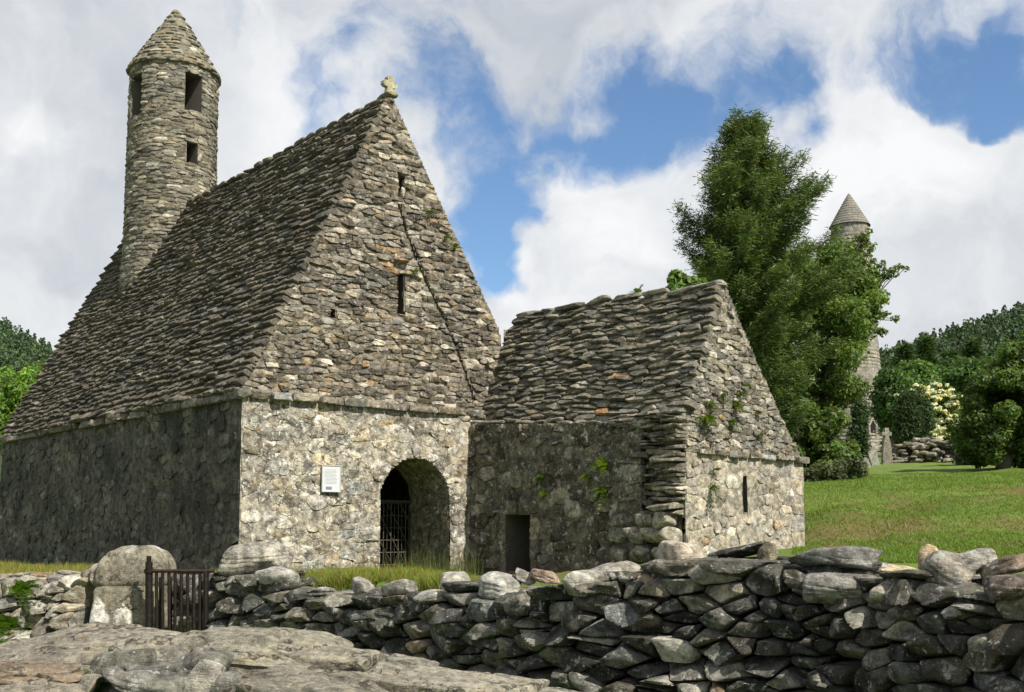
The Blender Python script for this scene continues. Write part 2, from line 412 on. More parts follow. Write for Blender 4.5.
M_DRY = stone_mat('dry_wall_stone', scale=1.6, lichen=.75, lcol=(.42, .42, .385), dark=.65, moss=.25, bump=.9, bdist=.008, layer=.7)  # pale flecks are lichen and also painted flecks of sunlight
M_SLAB = stone_mat('pale_slab_stone', scale=3.2, lichen=.6, lcol=(.43, .415, .355), dark=.42, ochre=.25, cracks=.9, cscale=2.3, bump=1., bdist=.007, layer=.9)
M_FAR = stone_mat('far_tower_stone', scale=.7, lichen=.4, lcol=(.40, .38, .33), dark=.35, bump=.8, bdist=.05)
M_DARK = simple_mat('recess_shade_stone', .95, 0, .3, 6)
M_IRON = simple_mat('rusty_iron', .55, .7, .35, 60, (.05, .034, .026))
M_LEAF = leaf_mat('leaf'); M_NEEDLE = leaf_mat('needle', .25, .6); M_BLADE = leaf_mat('grass_blade', .35, .6)
M_BARK = simple_mat('bark', .9, 0, .4, 12)
M_SIGN = simple_mat('plaque_board', .4, 0, .05, 8)

# ---------------------------------------------------------------- ground and hills
P0 = np.array([at(241, 470, 20.2)[0], 20.2, 0])
L = np.array([-.65963598, .75158524, 0]); U = np.array([.75158524, .65963598, 0]); Z = np.array([0, 0, 1.])
GZ = .45
def T(t, s, z): return P0 + U * t - L * s + Z * z      # church frame: t along the gable, s out of it, z height

# dry wall plan: picture column, distance, picture row of the top
PATH = [(1180, 4.6, 572), (1024, 5.3, 580), (900, 5.95, 586), (800, 6.5, 563), (740, 6.68, 556), (690, 6.88, 556), (640, 7.05, 570), (575, 7.3, 584), (555, 7.55, 586), (500, 8.05, 590), (400, 9.0, 594), (300, 10.0, 591), (275, 10.2, 587), (255, 10.4, 577), (212, 10.8, 577)]
PATH2 = [(100, 11.2, 580), (40, 11.5, 578), (-40, 11.8, 576), (-140, 12.2, 576)]
def path_pts(pth): return np.array([[at(x, y, Y)[0], Y, at(x, y, Y)[2]] for x, Y, y in pth])
PW, PW2 = path_pts(PATH), path_pts(PATH2)
_all = np.vstack([PW, PW2])
def wall_front_y(x):
    o = np.argsort(_all[:, 0]); return np.interp(x, _all[o, 0], _all[o, 1], left=13, right=3)
def height(x, y):
    x = np.asarray(x, float); y = np.asarray(y, float)
    wy = wall_front_y(np.clip(x, -8, 2.6))
    beh = sstep(.15, .5, y - wy) * (y > 2.5)
    right = sstep(3.0, 8.5, x - (y - 22) * .12) 
    base = .93 + .12 * np.exp(-((x + 1.1) / 1.3) ** 2) * (1 - sstep(1, 3.5, y - wy)) - .5 * sstep(2.0, 7, y - wy) * (1 - sstep(-1, 4, x))
    crest = 2.55 + .035 * np.clip(x - 8, -6, 12)
    yy = y + .8 * fbm(np.stack([x * .35, y * .1, x * 0], -1).reshape(-1, 3), 3, 71).reshape(x.shape) + .06 * x
    bank = (.26 * sstep(15, 23, yy) + .24 * sstep(23.2, 24.5, yy) + .14 * sstep(25, 28, yy) + .30 * sstep(28.2, 30.6, yy)) * (crest - .95) * right
    up = np.clip(y - 30, 0, 150) * (.072 * right + .012 * (1 - right))
    lump = .46 * fbm(np.stack([x * .5, y * .35, x * 0], -1).reshape(-1, 3), 4, 31).reshape(x.shape) * right * sstep(15, 19, y) * (1 - .7 * sstep(29, 32, y))
    lump = lump + .05 * fbm(np.stack([x * 2.2, y * 1.6, x * 0], -1).reshape(-1, 3), 3, 7).reshape(x.shape)
    far = sstep(130, 560, y)
    az = x / np.maximum(y, 1)
    amp = 58 + 28 * sstep(.30, .54, az) + 34 * sstep(-.36, -.52, az) + 60 * sstep(.56, 1.2, az)
    hill = far * amp * (1 + .10 * fbm(np.stack([az * 7, y * .004, x * 0], -1).reshape(-1, 3), 3, 4).reshape(x.shape))
    low = .02 * fbm(np.stack([x, y, x * 0], -1).reshape(-1, 3), 2, 2).reshape(x.shape)
    return low + beh * (base + bank + up + lump) + hill
gx = np.concatenate([-np.geomspace(900, 16, 40), np.arange(-15, 26, .25), np.geomspace(26, 900, 44)])
gy = np.concatenate([np.arange(-12, 2, 1.), np.arange(2, 16, .125), np.arange(16, 36, .25), np.geomspace(36, 1400, 90)])
X, Y = np.meshgrid(gx, gy, indexing='ij'); Zt = height(X, Y); nx, ny = X.shape
i, j = np.meshgrid(np.arange(nx - 1), np.arange(ny - 1), indexing='ij'); i, j = i.ravel(), j.ravel()
ga = Acc(); ga.add(np.stack([X, Y, Zt], -1).reshape(-1, 3), np.stack([i * ny + j, (i + 1) * ny + j, (i + 1) * ny + j + 1, i * ny + j + 1], -1), (.05, .07, .02))
def ground_mat():
    m, g, b = pmat('turf_ground'); P = g.new('ShaderNodeTexCoord').outputs['Object']
    n1 = g.noise(P, .55, 6, .62); n2 = g.noise(P, 3.5, 6, .7); n3 = g.noise(P, 26, 4, .7); n4 = g.noise(g.vm('MULTIPLY', P, (.5, 1.1, 1)), .42, 6, .65, .4)
    c = g.mix(g.ramp(n2, .3, .7), (.08, .13, .02), (.14, .195, .034))
    sep = g.new('ShaderNodeSeparateXYZ'); g.l.new(P, sep.inputs[0])
    bk = g.m('MULTIPLY', g.ramp(sep.outputs[1], 17, 20), g.ramp(sep.outputs[1], 29.5, 32, 1, 0))
    c = g.mix(g.m('MULTIPLY', g.ramp(n4, .47, .60), g.m('MULTIPLY', bk, .85)), c, (.15, .115, .045))
    c = g.mix(g.m('MULTIPLY', g.ramp(n2, .60, .70), g.m('MULTIPLY', bk, .6)), c, (.055, .045, .02))
    nn_ = g.new('ShaderNodeSeparateXYZ'); g.l.new(g.new('ShaderNodeNewGeometry').outputs['Normal'], nn_.inputs[0])
    c = g.mix(g.m('MULTIPLY', g.ramp(nn_.outputs[2], .965, .90), g.m('MULTIPLY', bk, .6)), c, (.12, .085, .04))
    c = g.mix(g.ramp(sep.outputs[1], 130, 200), c, (.028, .045, .016))
    c = g.mix(1, c, g.mix(n3, (.6,) * 3, (1.4,) * 3), 'MULTIPLY')
    bp = g.new('ShaderNodeBump'); bp.inputs['Strength'].default_value = .8; bp.inputs['Distance'].default_value = .05
    g.l.new(g.m('ADD', n3, n2), bp.inputs['Height']); g.l.new(bp.outputs[0], b.inputs['Normal'])
    g.l.new(c, b.inputs['Base Color']); b.inputs['Roughness'].default_value = .95; return m
kind(ga.build('ground', ground_mat()), 'structure')

# ---------------------------------------------------------------- stone church
church = thing('stone_church', T(3.3, -7, GZ), 'large steep roofed grey stone church with arched doorway and round belfry on its ridge', 'church')
rng = np.random.default_rng(11)
f_gab = lambda u, v, n: T(u[:, None], n[:, None], v[:, None])
GP = [(-.04, 4.12), (3.28, 10.93), (3.42, 10.93), (5.95, 7.0), (6.53, 6.1), (6.76, 5.0), (6.8, 4.12)]
GPC = [GP[0], GP[1], GP[2], GP[3], GP[4], GP[5], GP[6]]
slit_hi = [(3.60, 8.72), (3.79, 8.72), (3.78, 9.2), (3.61, 9.2)]
slit_lo = [(3.61, 6.1), (3.81, 6.1), (3.79, 7.02), (3.62, 7.02)]
putlog = [(1.9, 5.84), (2.07, 5.84), (2.07, 5.98), (1.9, 5.98)]
scar = np.array([(3.62, 8.55), (3.80, 8.02), (4.05, 7.48), (4.42, 6.85), (4.88, 6.15), (5.22, 5.55), (5.45, 5.1), (5.75, 4.4)])
scar_poly = [tuple(p) for p in np.vstack([scar + [-.035, 0], (scar + [.055, .02])[::-1]])]
sd_up = region(GP, [slit_hi, slit_lo, putlog, scar_poly]); sd_upb = region(GP, [slit_hi, slit_lo, putlog, scar_poly])
a = Acc()
pal_g = palette((.150, .134, .106), .34, .045, .08, (.42, .39, .32), .012, (.27, .18, .10))
panel(a, f_gab, rows(rng, -.3, 7.2, 4.1, 11, .10, .32, .34), sd_up, 2.9, rng, N=6, gap=.0035, df=.036, db=.1, rt=.10, rough=.022, p=60, chamf=2, cham=(.92, 1.3), colfn=pal_g, edge=.022, dfj=.5, clip=GPC, cj=.03)
# quoin stones on the right slope and the left edge stand proud
backing(a, f_gab, sd_upb, -.1, 7, 4.1, 10.95, .06, .0, .03, (.13, .115, .09))
for c0, c1 in zip(scar[:-1], scar[1:]):
    q = np.array([c0 + [-.12, 0], c1 + [-.12, 0], c1 + [.15, 0], c0 + [.15, 0]]); a.add(f_gab(q[:, 0], q[:, 1], np.full(4, -.055)), [[0, 1, 2, 3]], (.11, .10, .08))
a.build('upper_gable', M_GABLE, church)

arch_c, arch_r, arch_z = 4.145, .945, 2.05
an = np.linspace(0, np.pi, 20)
arch_poly = [(arch_c + arch_r, 0.0)] + [(arch_c + arch_r * math.cos(t), arch_z + arch_r * math.sin(t)) for t in an] + [(arch_c - arch_r, 0.0)]
LP = [(0, .2), (0, 4.02), (6.8, 4.02), (6.8, .2)]
sd_lo = region(LP, [arch_poly])
sd = darts(rng, -.1, 6.9, .1, 4.1, .36, 1.8, lo=.3, hi=1.6, n=7000)
q = np.array([(.22 if k % 2 else .34, .5 + .44 * k) for k in range(9)])
sd = sd[(sd[:, 0] > .62) | (sd[:, 1] < 0)]
rr = np.hypot(sd[:, 0] - arch_c, np.maximum(sd[:, 1] - arch_z, 0)); sd = sd[(rr > arch_r + .42) | ((sd[:, 1] < arch_z) & (np.abs(sd[:, 0] - arch_c) > arch_r + .03))]
ring = np.array([(arch_c + (arch_r + .17) * math.cos(t), arch_z + (arch_r + .17) * math.sin(t)) for t in np.linspace(.06, np.pi - .06, 15)])
sd = np.vstack([sd, q, ring])
a = Acc()
pal_l = palette((.27, .25, .20), .24, .05, .12, (.50, .48, .42), .02, (.34, .25, .13))
panel(a, f_gab, sd, sd_lo, 1.8, rng, N=7, gap=.003, df=.024, db=.08, rt=.07, rough=.032, p=34, chamf=2, cham=(.9, 1.3), colfn=pal_l, dfj=.75, edge=.02, clip=[(0, .2), (0, 4.02), (5.9, 4.02), (5.9, .2)])
backing(a, f_gab, sd_lo, -.02, 6.8, .15, 4.06, .045, -.014, .034, (.31, .29, .24), 2.6)
a.build('gable_wall', M_LOWER, church)
# archway reveal: jambs and vault going 1.5 m back, then the dark nave
pr = [(arch_c + arch_r, z) for z in np.linspace(.2, arch_z, 22)[:-1]] + [(arch_c + arch_r * math.cos(t), arch_z + arch_r * math.sin(t)) for t in np.linspace(0, np.pi, 44)] + [(arch_c - arch_r, z) for z in np.linspace(arch_z, .2, 22)[1:]]
pr = np.array(pr); dep = np.linspace(.0, -1.5, 26)
pp, ddp = np.meshgrid(np.arange(len(pr)), np.arange(len(dep)), indexing='ij'); pp, ddp = pp.ravel(), ddp.ravel()
cen = np.array([arch_c, 1.6]); dirn = nrm(pr - cen)
q3 = np.column_stack([pr[pp], dep[ddp]]); bmp = .05 * fbm(q3 * 3.5, 4, 12) + .05 * np.abs(vnoise(q3 * 5, 3))
q2 = pr[pp] + dirn[pp] * (bmp - .02)[:, None]
a = Acc(); k = len(dep); i, j = np.meshgrid(np.arange(len(pr) - 1), np.arange(k - 1), indexing='ij'); i, j = i.ravel(), j.ravel()
a.add(T(q2[:, :1], dep[ddp][:, None], q2[:, 1:]), np.stack([i * k + j, (i + 1) * k + j, (i + 1) * k + j + 1, i * k + j + 1], -1), (.22, .20, .16))
a.build('archway', M_LOWER, church)
a = Acc()
for t in np.arange(3.28, 5.1, .205): a.tube([T(t, -1.46, .4), T(t, -1.46, 2.02)], .014, 6, (.13, .12, .11))
for t in np.arange(3.38, 5.1, .205): a.tube([T(t, -1.46, .4), T(t, -1.46, 1.98)], .008, 5, (.13, .12, .11))
for z in (.62, .9, 1.18, 1.46, 1.74, 2.02): a.tube([T(3.18, -1.47, z), T(5.1, -1.47, z)], .012, 6, (.13, .12, .11))
for t in np.arange(2.6, 5.0, .36):
    t0, t1 = max(t, 3.2), min(t + .95, 5.08)
    if t1 - t0 > .2: a.tube([T(t0, -1.44, 2.0 - (t0 - t) * 1.6), T(t1, -1.44, 2.0 - (t1 - t) * 1.6)], .011, 6, (.13, .12, .11))
a.box(T(4.14, -1.47, 2.07), (.08, 1.92, .06), (.12, .11, .10), [-L, U, Z])
a.build('iron_grille', M_IRON, church)

def pocket(poly, s, d, fm):
    """jambs, head and sill of a small opening going d metres into the wall"""
    a = Acc(); n = len(poly); P = np.array(poly)
    f0 = fm(P[:, 0], P[:, 1], np.full(n, s)); f1 = fm(P[:, 0], P[:, 1], np.full(n, s - d))
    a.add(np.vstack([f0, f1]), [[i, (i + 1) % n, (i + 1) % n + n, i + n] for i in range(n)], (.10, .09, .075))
    if n == 4: a.add(f1, [[0, 1, 2, 3]], (.03, .028, .025))  # jambs darkened, back near black: the recess shade is put into the colour
    return a
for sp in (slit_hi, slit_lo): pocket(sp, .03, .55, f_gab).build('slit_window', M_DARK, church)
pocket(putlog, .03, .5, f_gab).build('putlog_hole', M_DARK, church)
a = Acc(); rock(a, T(3.76, -.06, 8.88), (.16, .2, .3), rng, 7, .6, col=(.42, .39, .32)); a.build('window_stone', M_GABLE, church)
a = Acc(); rock(a, T(3.66, .05, 7.30), (.42, .3, .10), rng, 7, .72, col=(.24, .16, .10)); a.build('window_stone', M_GABLE, church)

a = Acc()
sd = region([(-.16, 3.99), (-.16, 4.16), (6.3, 4.16), (6.3, 3.99)])
panel(a, f_gab, np.array([(t, 4.075) for t in np.cumsum(rng.uniform(.35, 1.0, 12)) - .55]), sd, 3, rng, N=7, gap=.006, df=.15, db=.05, rt=.1, rough=.02, colfn=palette((.17, .155, .125), .2, .05), dfj=.2, clip=[(-.16, 3.99), (-.16, 4.16), (6.0, 4.16), (6.0, 3.99)])
f_side = lambda u, v, n: P0 + L * u[:, None] - U * n[:, None] + Z * v[:, None]
sd = region([(-.12, 3.97), (-.12, 4.14), (15.75, 4.14), (15.75, 3.97)])
panel(a, f_side, np.array([(t, 4.055) for t in np.cumsum(rng.uniform(.35, 1.1, 24)) - .6]), sd, 3, rng, N=6, gap=.006, df=.13, db=.05, rt=.1, rough=.03, colfn=palette((.15, .14, .115), .25, .06), dfj=.3, clip=[(-.12, 3.97), (-.12, 4.14), (15.75, 4.14), (15.75, 3.97)])
a.build('string_course', M_GABLE, church)

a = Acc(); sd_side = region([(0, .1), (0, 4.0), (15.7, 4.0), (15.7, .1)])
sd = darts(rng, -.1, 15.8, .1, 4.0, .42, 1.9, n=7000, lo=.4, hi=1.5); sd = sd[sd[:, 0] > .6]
sd = np.vstack([sd, [(.42 if k % 2 else .28, .5 + .44 * k) for k in range(8)]])
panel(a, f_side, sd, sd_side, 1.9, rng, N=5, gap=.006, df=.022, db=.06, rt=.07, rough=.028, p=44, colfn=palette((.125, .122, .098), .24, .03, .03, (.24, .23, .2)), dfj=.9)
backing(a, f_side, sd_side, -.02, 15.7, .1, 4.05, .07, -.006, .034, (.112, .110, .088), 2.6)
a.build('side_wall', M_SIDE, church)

# main roof, left slope: courses of thin overlapping slabs
UPV = nrm(U * 3.435 + Z * 6.80); OUTV = nrm(-U * 6.80 + Z * 3.435)
def f_roof(u, v, n):
    sag = .05 * np.sin(u * .55 + .5) * (v / 7.6) + .03 * fbm(np.stack([u * .5, v * .6, u * 0], -1), 2, 3)
    return P0 + U * -.1 + Z * 4.13 + L * u[:, None] + UPV * v[:, None] + OUTV * (n + sag)[:, None]
a = Acc(); sd_r = region([(-.05, 0), (-.05, 7.6), (14.75, 7.6), (15.7, 0)])
panel(a, f_roof, rows(rng, -.2, 16, .0, 7.62, .140, .42, .20, .03), sd_r, 2.4, rng, N=6, gap=.002, p=70, chamf=1, cham=(1.0, 1.3), df=.050, db=.1, tilt=(0, .23), rt=.05, rough=.016, colfn=palette((.112, .100, .081), .26, .04, .02, (.27, .25, .2)), dfj=.45, clip=[(-.05, -.05), (-.05, 7.6), (14.75, 7.6), (15.7, -.05)], cj=.014)
backing(a, f_roof, sd_r, -.03, 15.7, 0, 7.6, .15, .02, .02, (.08, .075, .06), pad=.22)
a.build('roof', M_ROOF, church)
a = Acc()
for u in np.arange(.2, 15.0, .52):
    p = T(3.345, -u, 10.93 + .05 * math.sin(u * .55 + .5) * .45); rock(a, p, (.26, rng.uniform(.5, .66), rng.uniform(.10, .16)), rng, 7, math.atan2(L[1], L[0]) - math.pi / 2, rng.normal(0, .05), 0, col=(.13, .12, .09))
a.build('ridge_stones', M_RIDGE, church)
# far slope, far walls: plain masonry closing the volume
a = Acc()
for (t0, z0), (t1, z1) in zip(GP[2:-1], GP[3:]):
    w = np.array([t0, z0]); e = np.array([t1, z1]) - w; l = np.hypot(*e); e = e / l
    fm = lambda u, v, n, w=w, e=e: T((w[0] + e[0] * v + e[1] * -n)[:, None], -u[:, None], (w[1] + e[1] * v + e[0] * n)[:, None])
    backing(a, fm, region([(-1, -1), (20, -1), (20, 20), (-1, 20)]), 0.01, 14.6, 0, l, .2, .0, .04, (.11, .10, .08))
backing(a, lambda u, v, n: T(u[:, None], (-15.45 + .9 * np.clip(v - 4.1, 0, 9) / 6.8 - n)[:, None], v[:, None]), region([(0, .1)] + GP[:1] + GP[1:] + [(6.8, .1)]), -.1, 6.9, .1, 11, .08, 0, .04, (.13, .12, .1), pad=.06)
backing(a, lambda u, v, n: T(6.8 + n[:, None], -u[:, None], v[:, None]), region([(-1, 0), (20, 0), (20, 6), (-1, 6)]), 0.01, 15.6, .1, 4.15, .2, 0, .04, (.13, .12, .1))
a.build('rear_wall', M_GABLE, church)

# cross on the gable peak
a = Acc(); cb = T(3.35, -.02, 10.98)
def slab_outline(acc, pts, c, ex, ez, ey, th, col, rnd=.0):
    P = np.array(pts); n = len(P)
    f = [c + ex * x + ez * y - ey * th / 2 for x, y in P]; b = [c + ex * x + ez * y + ey * th / 2 for x, y in P]
    cf = c + ex * P[:, 0].mean() + ez * P[:, 1].mean()
    acc.add(np.vstack([f, b]), [[i, (i + 1) % n, (i + 1) % n + n, i + n] for i in range(n)], col)
    for o, s in ((f, -1), (b, 1)):
        acc.add(np.vstack([o, cf + s * ey * th / 2]), [[i, (i + 1) % n, n] for i in range(n)], col)
cr = [(-.11, 0), (-.07, .16), (-.15, .17), (-.19, .21), (-.18, .28), (-.12, .31), (-.07, .30), (-.085, .38), (-.05, .43), (.04, .43), (.08, .38), (.065, .30), (.13, .30), (.18, .26), (.18, .20), (.13, .165), (.07, .16), (.10, 0)]
slab_outline(a, [(x * 1.0, z * .98) for x, z in cr], cb, U, Z, L, .12, (.34, .32, .21))
rock(a, cb + Z * .0 + U * .05, (.36, .3, .11), rng, 7, .7, col=(.22, .21, .12))
a.build('finial_cross', M_RIDGE, church, smooth=False)

# round belfry rising through the ridge
TC = T(3.335, -11.55, 0); toC = nrm((EYE - TC) * [1, 1, 0]); toR = np.array([-toC[1], toC[0], 0])
TB, TT = 8.3, 15.14
def t_rad(z): return 1.31 - .045 * (z - TB) / (TT - TB) + .05 * sstep(10.2, 8.4, z)
RT = 1.30
def f_tur(u, v, n):
    ph = u / RT; r = t_rad(v) + n
    return TC + toC * (np.cos(ph) * r)[:, None] + toR * (np.sin(ph) * r)[:, None] + Z * v[:, None]
def pxz(y): return at(173, y, TC[1] - 1.2)[2]
def win(p0, p1, y0, y1): return [(R(p0) * RT, pxz(y1)), (R(p1) * RT, pxz(y1)), (R(p1) * RT, pxz(y0)), (R(p0) * RT, pxz(y0))]
wins = [win(13, 38, 70, 107), win(-72, -45, 72, 113), win(16, 33, 139, 160), win(105, 130, 70, 107), win(-165, -140, 70, 107)]
turret = Acc(); sd_t = region([(-math.pi * RT, TB), (math.pi * RT, TB), (math.pi * RT, TT), (-math.pi * RT, TT)], wins)
panel(turret, f_tur, rows(rng, -4.5, 4.5, TB, TT, .095, .34, .25), sd_t, 3.1, rng, N=5, gap=.003, p=60, chamf=1, cham=(.95, 1.3), df=.03, db=.06, rt=.09, rough=.02, colfn=palette((.175, .162, .124), .30, .04, .07, (.42, .40, .33)), dfj=.5, clip=[(-math.pi * RT, TB), (math.pi * RT, TB), (math.pi * RT, TT), (-math.pi * RT, TT)])
backing(turret, f_tur, sd_t, -math.pi * RT, math.pi * RT, TB, TT, .09, .0, .02, (.17, .155, .12))
tur = turret.build('belfry', M_TUR, church)
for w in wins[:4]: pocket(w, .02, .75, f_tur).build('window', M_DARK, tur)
a = Acc(); rock(a, f_tur(np.array([R(36) * RT]), np.array([pxz(153)]), np.array([.0]))[0], (.16, .26, .34), rng, 7, .4, col=(.36, .34, .28)); a.build('window_stone', M_TUR, tur)
a = Acc(); CH = 2.02
def c_rad(v): return 1.345 * np.clip(1 - v / (CH + .12), 0, 1) ** .96 + .03
vb = np.linspace(0, CH, 9)
for v0, v1 in zip(vb[:-1], vb[1:]):
    rb = float(c_rad((v0 + v1) / 2)); 
    def fm(u, v, n, rb=rb):
        ph = u / rb; r = c_rad(v) + n * .75
        return TC + toC * (np.cos(ph) * r)[:, None] + toR * (np.sin(ph) * r)[:, None] + Z * (TT + .02 + v + n * .55)[:, None]
    ub = math.pi * rb; sdc = region([(-ub, v0), (ub, v0), (ub, v1), (-ub, v1)])
    panel(a, fm, rows(rng, -ub, ub, v0, v1 - .02, .13, min(.3, rb * .7), .1), sdc, 2, rng, N=4, gap=.006, df=.03, db=.08, tilt=(0, .10), rt=.07, rough=.014, p=50, colfn=palette((.17, .155, .115), .22, .08, .04, (.4, .38, .3)), dfj=.4, clip=[(-ub, v0), (ub, v0), (ub, v1), (-ub, v1)])
    nb = 40; an = np.linspace(-ub, ub, nb); z0 = fm(an, np.full(nb, v0), np.zeros(nb)); z1 = fm(an, np.full(nb, v1), np.zeros(nb))
    a.add(np.vstack([z0, z1]), [[i, i + 1, nb + i + 1, nb + i] for i in range(nb - 1)], (.14, .13, .1))
for ph in np.arange(0, 2 * np.pi, .2):
    d = toC * math.cos(ph) + toR * math.sin(ph); rock(a, TC + d * 1.24 + Z * (TT + .01), (.34, .32, .10), rng, 6, math.atan2(d[1], d[0]) + math.pi / 2, col=(.15, .14, .10))
rock(a, TC + Z * (TT + CH - .02), (.34, .34, .36), rng, 8, col=(.22, .20, .15))
a.build('conical_cap', M_TUR, tur)

# information plaque on the gable wall
pq = thing('information_plaque', T(1.957, .06, 2.2), 'small white information plaque fixed to the church gable left of the arch', 'plaque')
a = Acc(); a.box(T(1.957, .075, 2.48), (.03, .42, .52), (.50, .52, .54), [-L, U, Z]); a.build('board', M_SIGN, pq, False)
a = Acc()
for k in range(11): a.box(T(1.957 + rng.uniform(-.03, 0), .0925, 2.66 - .028 * k), (.002, .30 - rng.uniform(0, .06), .008), (.38, .40, .43), [-L, U, Z])
a.build('text_lines', M_SIGN, pq, False)
a = Acc(); a.box(T(1.90, .0925, 2.285), (.003, .14, .06), (.16, .19, .25), [-L, U, Z]); a.build('picture', M_SIGN, pq, False)
a = Acc()
for x in (-.215, .215): a.box(T(1.957 + x, .085, 2.48), (.04, .016, .55), (.42, .42, .42), [-L, U, Z])
for z in (2.213, 2.747): a.box(T(1.957, .085, z), (.04, .414, .016), (.42, .42, .42), [-L, U, Z])
a.build('frame', M_SIGN, pq, False)

# ---------------------------------------------------------------- annex (sacristy) in front of the right side
annex = thing('stone_annex', T(7.6, 3, GZ), 'small steep roofed rough stone annex with a broken wall end beside the large church', 'building')
rng = np.random.default_rng(23)
AT = 5.70
f_as = lambda u, v, n: T((AT - n)[:, None], u[:, None], v[:, None])
door = [(1.22, .2), (2.02, .2), (2.02, 1.77), (1.22, 1.77)]
ASP = [(-.02, .2), (5.2, .2), (5.2, 3.5), (-.02, 3.82)]
sd_as = region(ASP, [door])
sd = darts(rng, -.1, 5.3, .2, 3.85, .40, 1.5, lo=.45, hi=1.4)
top = sd[:, 1] > 3.25; sd = np.vstack([sd[~top], rows(rng, 0, 5.2, 3.25, 3.85, .11, .42)])
sd = sd[~((sd[:, 0] > .9) & (sd[:, 0] < 2.4) & (sd[:, 1] > 1.72) & (sd[:, 1] < 2.05))]
sd = np.vstack([sd, [(1.3, 1.9), (2.0, 1.89)]])
a = Acc()
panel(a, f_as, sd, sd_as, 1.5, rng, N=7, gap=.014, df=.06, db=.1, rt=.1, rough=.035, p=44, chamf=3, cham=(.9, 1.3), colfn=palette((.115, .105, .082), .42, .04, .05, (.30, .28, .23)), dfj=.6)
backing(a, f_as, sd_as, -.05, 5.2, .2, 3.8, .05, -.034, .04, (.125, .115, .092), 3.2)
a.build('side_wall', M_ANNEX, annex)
pocket([(1.22, .2), (2.02, .2), (2.02, 1.77), (1.22, 1.77)], .03, .7, f_as).build('doorway', M_DARK, annex)
a = Acc()
for s in np.arange(.1, 5.2, .42):
    rock(a, T(5.83 + rng.normal(0, .02), s, 3.86 - .07 * s + rng.normal(0, .015)), (.42, rng.uniform(.45, .75), rng.uniform(.09, .15)), rng, 8, math.atan2(L[1], L[0]) - math.pi / 2, rng.normal(0, .04), .12, col=np.array((.2, .185, .15)) * rng.uniform(.8, 1.3), strata=.05)
rock(a, T(5.74, .12, 3.72), (.34, .42, .3), rng, 10, .7, col=(.16, .145, .115))
a.build('wall_ledge', M_ANNEX, annex)

AUP = nrm(U * 1.17 + Z * 2.74); AOUT = nrm(-U * 2.74 + Z * 1.17)
def f_ar(u, v, n):
    w = .06 * np.sin(u * .9) + .03 * np.sin(u * 2.3 + 1)
    return T((5.90)+ 0 * u[:, None], u[:, None], (3.57 + w * .7 + .03 * (6.1 - u))[:, None]) + AUP * v[:, None] + AOUT * n[:, None]
sd_ar = region([(-.0, -.05), (6.16, -.05), (6.16, 2.98), (-.0, 2.98)])
a = Acc()
panel(a, f_ar, rows(rng, -.2, 6.3, -.05, 3.0, .108, .40, .25, .02), sd_ar, 2.9, rng, N=7, gap=.006, df=.09, db=.12, tilt=(0, .16), rt=.09, rough=.026, p=60, chamf=3, cham=(.88, 1.25), colfn=palette((.15, .14, .112), .28, .045, .03, (.33, .31, .25), .007, (.36, .21, .10)), dfj=.42, clip=[(-.0, -.05), (6.16, -.05), (6.16, 2.98), (-.0, 2.98)], cj=.05)
backing(a, f_ar, sd_ar, 0, 6.1, -.05, 2.98, .1, .03, .02, (.07, .065, .055))
e2 = np.array([2.62, -3.4]); l2 = np.hypot(*e2); e2 /= l2
backing(a, lambda u, v, n: T((7.12 + e2[0] * v)[:, None], u[:, None], (6.22 + e2[1] * v + n)[:, None]), region([(-1, -1), (9, -1), (9, 9), (-1, 9)]), 0, 6.05, 0, l2, .2, 0, .05, (.12, .11, .09))
a.build('roof', M_AROOF, annex)
a = Acc(); s = .0
while s < 6.1:
    w = min(rng.uniform(.4, .95), 6.2 - s); s1 = s + w
    rock(a, T(7.08, (s + s1) / 2, 6.28 + .03 * (6.1 - s) + .06 * math.sin(s * .9) * .7 + rng.normal(0, .02)), (.36, w * 1.02, rng.uniform(.12, .18)), rng, 9, math.atan2(L[1], L[0]) - math.pi / 2, rng.normal(0, .04), 0, col=np.array((.2, .19, .155)) * rng.uniform(.85, 1.2), strata=.06); s = s1
a.build('ridge_stones', M_AROOF, annex)

f_ag = lambda u, v, n: T(u[:, None], 6.1 + n[:, None], v[:, None])
AGP = [(5.80, .3), (5.88, 2.9), (5.88, 3.5), (7.0, 6.27), (7.16, 6.27), (8.27, 4.66), (9.1, 3.6), (9.68, 2.9), (9.70, .3)]
slit = [(7.58, 1.77), (7.73, 1.77), (7.71, 2.48), (7.60, 2.48)]
hi = [p for p in AGP if p[1] >= 2.9]; lo = [(5.80, .3), (5.88, 2.9), (9.68, 2.9), (9.70, .3)]
a = Acc(); sd = rows(rng, 5.6, 9.9, 2.88, 6.4, .105, .27, .35)
panel(a, f_ag, sd, region(hi), 2.4, rng, N=6, gap=.004, df=.036, db=.08, rt=.09, rough=.024, p=60, chamf=2, cham=(.9, 1.3), colfn=palette((.185, .172, .137), .26, .045, .06, (.44, .41, .34), .006, (.42, .27, .13)), dfj=.5, clip=hi, cj=.04)
backing(a, f_ag, region(hi), 5.8, 9.8, 2.9, 6.3, .05, .0, .025, (.16, .15, .12))
a.build('upper_gable', M_ANNEX, annex)
a = Acc(); sd = darts(rng, 5.7, 9.8, .3, 2.95, .32, 1.5, lo=.35, hi=1.5, n=6000); sd = sd[sd[:, 0] < 9.25]
sd = np.vstack([sd, [(9.44 if k % 2 else 9.5, .5 + .36 * k) for k in range(7)]])
panel(a, f_ag, sd, region(lo, [slit]), 1.5, rng, N=7, gap=.005, df=.026, db=.08, rt=.08, rough=.034, p=44, chamf=2, cham=(.9, 1.3), colfn=palette((.31, .285, .23), .18, .035, .10, (.54, .51, .43), .015, (.40, .30, .19)), dfj=.5, clip=lo, cj=.02)
